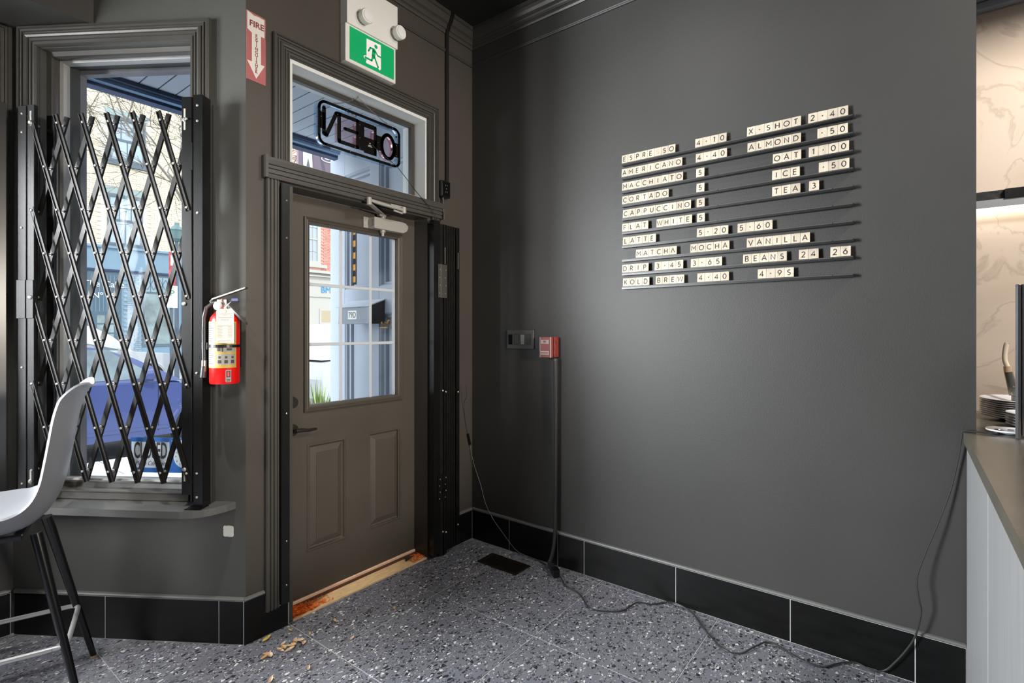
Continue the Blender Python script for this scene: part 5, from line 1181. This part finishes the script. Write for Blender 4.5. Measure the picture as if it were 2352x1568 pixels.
# cars
def car(name, x, y, L, mt, label, hood=1, suv=False, z=-0.25):
    c = thing(name, (x, y+0.9, z), label, 'car'); w = 1.78; s = 1.0
    T = Matrix.Translation((x, y, z))
    # side outline: x from rear (0) to front (L)
    k = L/4.35
    if not suv:
        body = [(0.02, 0.34), (0.0, 0.62), (0.06, 0.90), (0.55*k, 0.99), (1.6*k, 0.985), (2.95*k, 0.965), (3.20*k, 0.95), (4.05*k, 0.80), (4.30*k, 0.66), (4.35*k, 0.45), (4.30*k, 0.26), (0.15, 0.24)]
        roof = [(0.50*k, 0.985), (0.95*k, 1.32), (1.35*k, 1.44), (1.95*k, 1.475), (2.40*k, 1.43), (2.80*k, 1.27), (3.28*k, 0.955)]
    else:
        body = [(0.02, 0.40), (0.0, 0.75), (0.04, 1.05), (0.5*k, 1.10), (1.6*k, 1.10), (3.0*k, 1.07), (3.30*k, 1.05), (4.15*k, 0.98), (4.34*k, 0.80), (4.36*k, 0.50), (4.30*k, 0.30), (0.12, 0.28)]
        roof = [(0.05*k, 1.09), (0.25*k, 1.62), (0.6*k, 1.74), (1.8*k, 1.78), (2.35*k, 1.74), (2.75*k, 1.50), (3.15*k, 1.06)]
    def loft(prof, ins):  # rounded side body: list of (inset, y)
        m = MB(T); n = len(prof); rows = [(0.10, 0.0), (0.03, 0.06), (0.0, 0.16)]
        sec = [(0.05, 0.0, 1), (0.0, 0.10, 1), (0.0, w-0.10, 1), (0.05, w, 1)]
        cx = sum(p[0] for p in prof)/n; cz = sum(p[1] for p in prof)/n; v = []
        for (sh, yy, _) in sec:
            for p in prof: v.append((p[0]+(cx-p[0])*sh*0.35, yy, p[1]+(cz-p[1])*sh))
        f = []
        for a in range(3): f += [(a*n+i, a*n+(i+1) % n, (a+1)*n+(i+1) % n, (a+1)*n+i) for i in range(n)]
        f += [tuple(range(n)), tuple(range(4*n-1, 3*n-1, -1))]
        return m.add(v, f)
    loft(body, 0).build('body', mt, c)
    m = MB(T); n = len(roof); v = []
    for yy, kk in ((0.06, 0), (0.30, 1), (w-0.30, 1), (w-0.06, 0)):
        for p in roof: hgt = (p[1]-roof[0][1]); v.append((p[0], yy+(0.22 if yy < 1 else -0.22)*min(1, hgt/0.45)*(1 if not kk else 0.6), p[1]-(0.03 if not kk else 0)*min(1, hgt/0.4)))
    f = []
    for a in range(3): f += [(a*n+i, a*n+i+1, (a+1)*n+i+1, (a+1)*n+i) for i in range(n-1)]
    f += [tuple(range(n)), tuple(range(4*n-1, 3*n-1, -1))]
    m.add(v, f); m.build('cabin', mt, c)
    # side windows
    zb = roof[0][1]; zt = max(p[1] for p in roof)-0.10
    def wx(t, u): return t
    def sidewin(x0, x1, x2, x3, name='side_window'):
        m = MB(T)
        def yy(z): return 0.06+0.22*min(1, (z-zb)/0.45)-0.006
        m.add([(x0, yy(zb+0.02), zb+0.02), (x1, yy(zb+0.02), zb+0.02), (x2, yy(zt), zt), (x3, yy(zt), zt), (x0, yy(zb+0.02)+.004, zb+0.02), (x1, yy(zb+0.02)+.004, zb+0.02), (x2, yy(zt)+.004, zt), (x3, yy(zt)+.004, zt)], [(0, 1, 2, 3), (7, 6, 5, 4), (0, 4, 5, 1), (1, 5, 6, 2), (2, 6, 7, 3), (3, 7, 4, 0)])
        m.build(name, CARGL, c)
    if not suv: sidewin(1.90*k, 3.02*k, 2.50*k, 1.95*k); sidewin(0.90*k, 1.84*k, 1.89*k, 1.25*k)
    else: sidewin(1.75*k, 2.95*k, 2.40*k, 1.75*k); sidewin(0.9*k, 1.68*k, 1.68*k, 0.9*k); sidewin(0.25*k, 0.84*k, 0.84*k, 0.42*k)
    p, q2 = roof[-1], roof[-3]; m = MB(T)
    m.add([(p[0]+0.01, 0.14, p[1]+0.02), (p[0]+0.01, w-0.14, p[1]+0.02), (q2[0]+0.02, w-0.36, q2[1]+0.005), (q2[0]+0.02, 0.36, q2[1]+0.005)], [(0, 1, 2, 3)]); 
    if False: m.build('windscreen', CARGL, c)
    for wxx in (0.82*k, 3.50*k):
        r = 0.33 if not suv else 0.37; wz = r+0.003
        MB(T).lathe([(r*0.62, -0.015), (r*0.95, -0.02), (r, 0.0), (r, 0.18), (r*0.9, 0.2)], (wxx, 0.0, wz), 'y', 30).build('tyre', TYRE, c, smooth=True)
        m = MB(T); m.cyl((wxx, -0.012, wz), (wxx, 0.02, wz), r*0.12, n=12)
        for i in range(9):
            a = 2*PI*i/9; m.bar((wxx+math.cos(a)*r*0.1, -0.010, wz+math.sin(a)*r*0.1), (wxx+math.cos(a)*r*0.62, -0.010, wz+math.sin(a)*r*0.62), 0.035, 0.02, (0, 1, 0))
        m.tube([(wxx+math.cos(2*PI*i/20)*r*0.64, -0.008, wz+math.sin(2*PI*i/20)*r*0.64) for i in range(21)], 0.014, 6, cap=False)
        m.build('wheel_rim', mat('rim_silver', (190, 196, 204), 0.3, 0.5), c)
        MB(T).tube([(wxx+math.cos(PI*i/14)*(r+0.045), 0.005, wz+math.sin(PI*i/14)*(r+0.045)) for i in range(15)], 0.022, 6).build('wheel_arch', mt, c, smooth=True)
        MB(T).cyl((wxx, 0.003, wz), (wxx, 0.02, wz), r+0.04, n=24).build('arch_well', BLACK, c)
    m = MB(T); m.lathe([(0.02, -0.10), (0.07, -0.06), (0.08, 0.02), (0.04, 0.05)], (2.88*k, -0.06, zb+0.07), 'x', 12); m.build('door_mirror', mt, c, smooth=True)
    m = MB(T)
    for xx in (2.02*k, 1.0*k): m.bar((xx, -0.004, zb-0.12), (xx+0.18, -0.004, zb-0.12), 0.035, 0.025)
    m.build('door_handles', CHROME, c)
    m = MB(T)
    for xx in (1.88*k, 2.98*k): m.box(xx, xx+0.008, -0.003, 0.0, 0.34, zb-0.03)
    m.build('door_gaps', TYRE, c)
    m = MB(T); m.box(1.0*k, 3.1*k, -0.008, 0.01, 0.36, 0.40); m.build('sill_moulding', mt, c)
    return c
car('car', -3.03, 5.35, 4.35, CARB, 'blue hatchback parked at the kerb outside the bay window')
car('car', 2.6, 5.9, 4.4, CARW, 'white car seen through the lower door panes', suv=True)
car('car', 3.9, 12.6, 4.4, CARS, 'grey car parked across the street behind the blue car')
car('car', -0.9, 14.0, 4.3, CARW, 'white car across the street above the stool back', suv=True)

# cream brick building
bld = thing('brick_building', (6.0, 21.0, -0.16), 'cream brick building with blue-grey shopfront across the street', 'building')
BX0, BX1, BY = 0.5, 8.4, 20.3
MB().box(BX0, BX1, BY+0.02, BY+0.4, -0.16, 13.0).build('wall', MORTAR, bld)
WINS = [(3.30, 4.42, 7.45, 9.05), (3.26, 4.34, 4.45, 6.25), (5.75, 6.85, 7.45, 9.05), (5.75, 6.85, 4.45, 6.25), (0.9, 1.9, 4.45, 6.25)]
m = MB(); R = random.Random(4); z = 4.40; row = 0
while z < 12.6:
    x = 1.6+(0.115 if row % 2 else 0)
    while x < 7.4:
        hit = any(a-0.10 < x+0.22 and x < b+0.10 and c_-0.18 < z < d_+0.22 for a, b, c_, d_ in WINS)
        if not hit: m.box(x, x+0.22, BY-R.uniform(0.0, 0.018), BY+0.03, z, z+0.066)
        x += 0.23
    z += 0.0765; row += 1
m.build('bricks', BRICKY, bld, kind='stuff')
for a, b, c_, d_ in WINS:
    w = MB(); w.sweep([(a, c_), (b, c_), (b, d_), (a, d_)], [(0, BY-0.03), (0.08, BY-0.03), (0.08, BY+0.03), (0, BY+0.03)], lambda s, zz, h: (s, h, zz), inward=1, closed=True)
    w.box(a, b, BY-0.01, BY+0.02, (c_+d_)/2-0.04, (c_+d_)/2+0.04)
    for t in (1/3, 2/3): w.box(a+(b-a)*t-0.014, a+(b-a)*t+0.014, BY, BY+0.02, c_+((d_-c_)/2), d_)
    w.box(a+(b-a)*0.5-0.014, a+(b-a)*0.5+0.014, BY, BY+0.02, c_, (c_+d_)/2); w.box(a, b, BY, BY+0.02, c_+(d_-c_)*0.75-0.014, c_+(d_-c_)*0.75+0.014)
    wo_ = w.build('window', FRAMED, bld); MB().box(a+0.02, b-0.02, BY+0.012, BY+0.018, c_+0.02, d_-0.02).build('pane', PANE, wo_)
    MB().box(a-0.12, b+0.12, BY-0.10, BY+0.02, c_-0.14, c_-0.02).build('sill', FRAMED, wo_)
    MB().prism([(a-0.14, d_+0.26), (b+0.14, d_+0.26), (b+0.04, d_+0.03), (a-0.04, d_+0.03)], BY-0.02, BY+0.02, 'xz').build('lintel', mat('lintel_green', (140, 156, 156), 0.7), wo_)
m = MB(); m.box(BX0, BX1, BY-0.12, BY+0.02, 3.55, 4.30); m.box(BX0, BX1, BY-0.2, BY+0.02, 4.30, 4.38); m.build('shop_fascia', SHOPBL, bld)
MB().box(BX0, BX1, BY-0.14, BY+0.02, 3.48, 3.55).build('fascia_shadow_board', NAVY, bld)
MB().box(BX0, BX1, BY-0.06, BY+0.02, -0.16, 3.48).build('ground_floor', SHOPBL, bld)
m = MB(); R = random.Random(8); z = 0.0; row = 0
while z < 3.4:
    x = 3.72+(0.11 if row % 2 else 0)
    while x < 4.24: m.box(x, min(x+0.215, 4.30), BY-0.075-R.uniform(0, 0.01), BY-0.05, z, z+0.068); x += 0.225
    z += 0.0765; row += 1
m.build('painted_bricks', mat('painted_brick_blue', (128, 146, 158), 0.7, var=0.08, vscale=3), bld, kind='stuff')
dd = MB().box(2.68, 3.66, BY-0.09, BY-0.05, 0.0, 3.46).build('shop_door', SHOPDK, bld)
m = MB()
for i in range(7): m.box(2.80+i*0.107, 2.80+i*0.107+0.012, BY-0.096, BY-0.09, 2.05, 3.35)
m.bar((2.85, BY-0.1, 0.1), (3.5, BY-0.1, 0.85), 0.06, 0.02); m.bar((3.5, BY-0.1, 0.1), (2.85, BY-0.1, 0.85), 0.06, 0.02); m.build('door_battens', SHOPBL, dd)
for i in range(2):
    for j in range(3): MB().box(2.95+i*0.26, 2.95+i*0.26+0.22, BY-0.095, BY-0.0905, 0.98+j*0.33, 0.98+j*0.33+0.28).build('pane', PANED, dd)
m = MB(); put_text(m, 'The Cake', 0.30, (3.15, BY-0.10, 3.02), (1, 0, 0), (0, 0, 1), depth=0.004); put_text(m, 'Nº 78', 0.28, (3.15, BY-0.10, 2.62), (1, 0, 0), (0, 0, 1), depth=0.004); m.build('door_lettering', WHITE, bld)
sw_ = MB().box(4.28, 5.42, BY-0.09, BY-0.05, 0.78, 3.45).build('shop_window', FRAMED, bld)
MB().box(4.36, 5.34, BY-0.097, BY-0.0905, 0.88, 2.74).build('pane', PANED, sw_)
MB().box(4.36, 5.34, BY-0.097, BY-0.0905, 2.82, 3.38).build('pane', mat('leaded_pane', (126, 148, 156), 0.2), sw_)
m = MB()
for i in range(6):
    a = 4.36+i*0.196; m.bar((a, BY-0.1, 2.82), (a, BY-0.1, 3.38), 0.02, 0.01, (0, 1, 0))
    if i < 5: m.bar((a, BY-0.1, 3.10), (a+0.098, BY-0.1, 3.30), 0.016, 0.01, (0, 1, 0)); m.bar((a+0.098, BY-0.1, 3.30), (a+0.196, BY-0.1, 3.10), 0.016, 0.01, (0, 1, 0)); m.bar((a, BY-0.1, 3.10), (a+0.098, BY-0.1, 2.9), 0.016, 0.01, (0, 1, 0)); m.bar((a+0.098, BY-0.1, 2.9), (a+0.196, BY-0.1, 3.10), 0.016, 0.01, (0, 1, 0))
m.build('leading', SHOPDK, sw_)
MB().box(5.6, 8.2, BY-0.09, BY-0.05, 0.7, 3.3).build('shop_window', FRAMED, bld)
MB().box(5.7, 8.1, BY-0.097, BY-0.0905, 0.8, 3.2).build('shop_glass', PANED, bld)

# red brick building with white shopfront, seen through the door glass
rb = thing('brick_building', (14.0, 21.0, -0.16), 'red brick building with white cornice beyond the door glass', 'building')
MB().box(8.45, 18.0, 20.32, 20.7, -0.16, 13).build('wall', MORTARR, rb)
m = MB(); z = 4.30; row = 0
while z < 6.9:
    x = 11.70+(0.115 if row % 2 else 0)
    while x < 13.4: m.box(x, x+0.22, BY-R.uniform(0.0, 0.02), BY+0.03, z, z+0.062); x += 0.23
    z += 0.0765; row += 1
m.build('bricks', BRICKR, rb, kind='stuff')
w = MB(); a, b, c_, d_ = 10.5, 11.62, 4.55, 6.95
w.sweep([(a, c_), (b, c_), (b, d_), (a, d_)], [(0, BY-0.05), (0.16, BY-0.05), (0.16, BY+0.03), (0, BY+0.03)], lambda s, zz, h: (s, h, zz), inward=1, closed=True)
w.box(a, b, BY-0.03, BY+0.02, 5.72, 5.78); w.box(a, b, BY-0.02, BY+0.02, 5.16, 5.19); w.box(a, b, BY-0.02, BY+0.02, 6.3, 6.33); w.box(11.0, 11.03, BY-0.02, BY+0.02, c_, d_); w.box(11.22, 11.25, BY-0.02, BY+0.02, c_, d_); w.box(a-0.1, b+0.3, BY-0.12, BY+0.03, 4.40, 4.56)
wo_ = w.build('window', CWHITE, rb); MB().box(a+0.02, b-0.02, BY+0.005, BY+0.012, c_, d_).build('pane', mat('grey_pane', (160, 170, 178), 0.2), wo_)
m = MB(); m.box(8.45, 18, BY-0.10, BY+0.02, 3.0, 4.28); m.box(8.45, 18, BY-0.32, BY+0.02, 4.12, 4.24); m.box(8.45, 18, BY-0.24, BY+0.02, 3.96, 4.02); m.build('cornice', CWHITE, rb)
m = MB(); put_text(m, 'BMO', 0.42, (12.05, BY-0.12, 3.36), (1, 0, 0), (0, 0, 1), depth=0.01); m.build('fascia_lettering', BMOB, rb)
MB().box(8.45, 18, BY-0.05, BY+0.02, -0.16, 3.0).build('ground_floor', CWHITE, rb)
wf = MB().box(11.55, 12.25, BY-0.09, BY-0.05, 1.7, 2.45).build('window', CWHITE, rb); MB().box(11.65, 12.15, BY-0.097, BY-0.0905, 1.8, 2.35).build('pane', mat('tan_pane', (170, 156, 128), 0.3), wf)

# street lamp, banner, parking sign
sl_ = thing('street_lamp', (2.52, 12.0, -0.28), 'dark street lamp post with lantern across the street', 'street lamp')
MB().cyl((2.52, 12.0, -0.28), (2.52, 12.0, 3.55), 0.055, 0.04, n=12).build('pole', FRAMED, sl_, smooth=True)
m = MB(); m.lathe([(0.06, 3.55), (0.13, 3.62), (0.17, 3.80), (0.19, 3.83), (0.06, 3.95), (0.05, 4.02)], (2.52, 12.0, 0), n=12); m.build('lantern', mat('lantern_green', (108, 136, 136), 0.5), sl_)
bn = thing('banner', (2.42, 12.0, 2.5), 'red and white street banner hanging on the lamp post', 'banner')
MB().box(2.33, 2.47, 11.93, 11.95, 2.45, 3.28).build('cloth', mat('banner_red', (196, 84, 92), 0.7, var=0.3, vscale=8), bn)
m = MB(); m.box(2.36, 2.44, 11.925, 11.93, 2.95, 3.2); m.cyl((2.40, 11.92, 2.75), (2.40, 11.93, 2.75), 0.05, n=14); m.build('print', WHITE, bn)
pk = thing('parking_sign', (1.35, 8.9, -0.16), 'small white parking sign on a post beyond the blue car', 'street sign')
MB().cyl((1.33, 8.9, -0.28), (1.33, 8.9, 2.3), 0.03, n=8).build('pole', FRAMED, pk)
sg = MB().box(1.24, 1.42, 8.85, 8.87, 1.80, 2.22, 0.004).build('plate', WHITE, pk)
m = MB(); put_text(m, 'P', 0.16, (1.33, 8.848, 2.08), (1, 0, 0), (0, 0, 1), depth=0.002); m.build('symbol', mat('sign_ink_green', (40, 110, 70), 0.5), sg)

# bare tree branches
def tree(base, h, seed, label, gens=4):
    R = random.Random(seed); m = MB()
    def br(p, d, L, r, g):
        pts = [p]; dd = Vector(d)
        for i in range(5):
            dd = (dd + Vector((R.uniform(-.28, .28), R.uniform(-.28, .28), R.uniform(-.22, .25)))).normalized(); pts.append(pts[-1]+dd*L/5)
        m.tube(pts, [r*(1-0.11*i) for i in range(6)], 5 if g > 1 else 8)
        if g < gens:
            for k in range(4 if g else 7):
                q = pts[R.randint(2, 5)]; nd = (dd+Vector((R.uniform(-1, 1), R.uniform(-1, 1), R.uniform(-0.5, 0.7)))).normalized(); br(q, nd, L*R.uniform(0.55, 0.75), max(0.006, r*0.42), g+1)
    br(Vector(base), Vector((-0.15, 0, 1)), h, 0.075, 0)
    o = m.build('bare_tree', BARK, smooth=True); tg(o, label, 'tree')
tree((2.9, 9.6, -0.2), 4.6, 11, 'bare leafless tree with fine branches across the street', 5)
# plant by the entrance
pt = thing('planter', (-0.02, 1.75, -0.165), 'spiky green plant in a grey pot outside the door', 'plant')
MB().lathe([(0.16, -0.165), (0.22, 0.40), (0.24, 0.42), (0.20, 0.42), (0.18, 0.38)], (-0.02, 1.75, 0), n=20).build('pot', STONE, pt, smooth=True)
m = MB(); R = random.Random(12)
for i in range(260):
    a = R.uniform(0, 2*PI); el = R.uniform(0.25, 1.45); L = R.uniform(0.28, 0.52); d = Vector((math.cos(a)*math.cos(el), math.sin(a)*math.cos(el), math.sin(el))); s = Vector((-math.sin(a), math.cos(a), 0))*0.009
    p = Vector((-0.02, 1.75, 0.40+R.uniform(0, 0.14))); q = p+d*L*0.6; e = p+d*L-Vector((0, 0, 0.08*math.cos(el)))
    m.add([p-s, p+s, q+s*0.8, q-s*0.8, e], [(0, 1, 2, 3), (3, 2, 4)])
m.build('foliage', LEAFG, pt, kind='stuff')
# blade sign with cup
bs = thing('blade_sign', (0.27, 2.2, 2.75), 'mauve blade sign with a white coffee cup seen through the transom', 'sign')
MB().box(0.05, 0.42, 2.20, 2.23, 2.72, 3.20).build('board', mat('sign_mauve', (128, 112, 124), 0.6), bs)
MB().box(0.22, 0.25, 1.2155, 2.24, 3.20, 3.23).build('bracket', NAVY, bs)
m = MB(); cxx = 0.345; m.add([(cxx+0.05*math.cos(PI+PI*i/10), 2.197, 3.06+0.045*math.sin(PI+PI*i/10)) for i in range(11)], [tuple(range(11))])
m.tube([(cxx+0.058*math.cos(2*PI*i/20), 2.197, 3.015+0.022*math.sin(2*PI*i/20)) for i in range(21)], 0.005, 5, cap=False)
m.add([(0.10, 2.196, 2.74), (0.20, 2.196, 2.74), (0.18, 2.196, 3.12), (0.09, 2.196, 3.12)], [(0, 1, 2, 3)]); m.build('cup_print', WHITE, bs)
m = MB(); m.add([(0.145, 2.194, 2.98), (0.125, 2.194, 2.89), (0.145, 2.194, 2.90), (0.165, 2.194, 2.89)], [(0, 1, 2, 3)]); m.build('spade_print', STONE, bs)
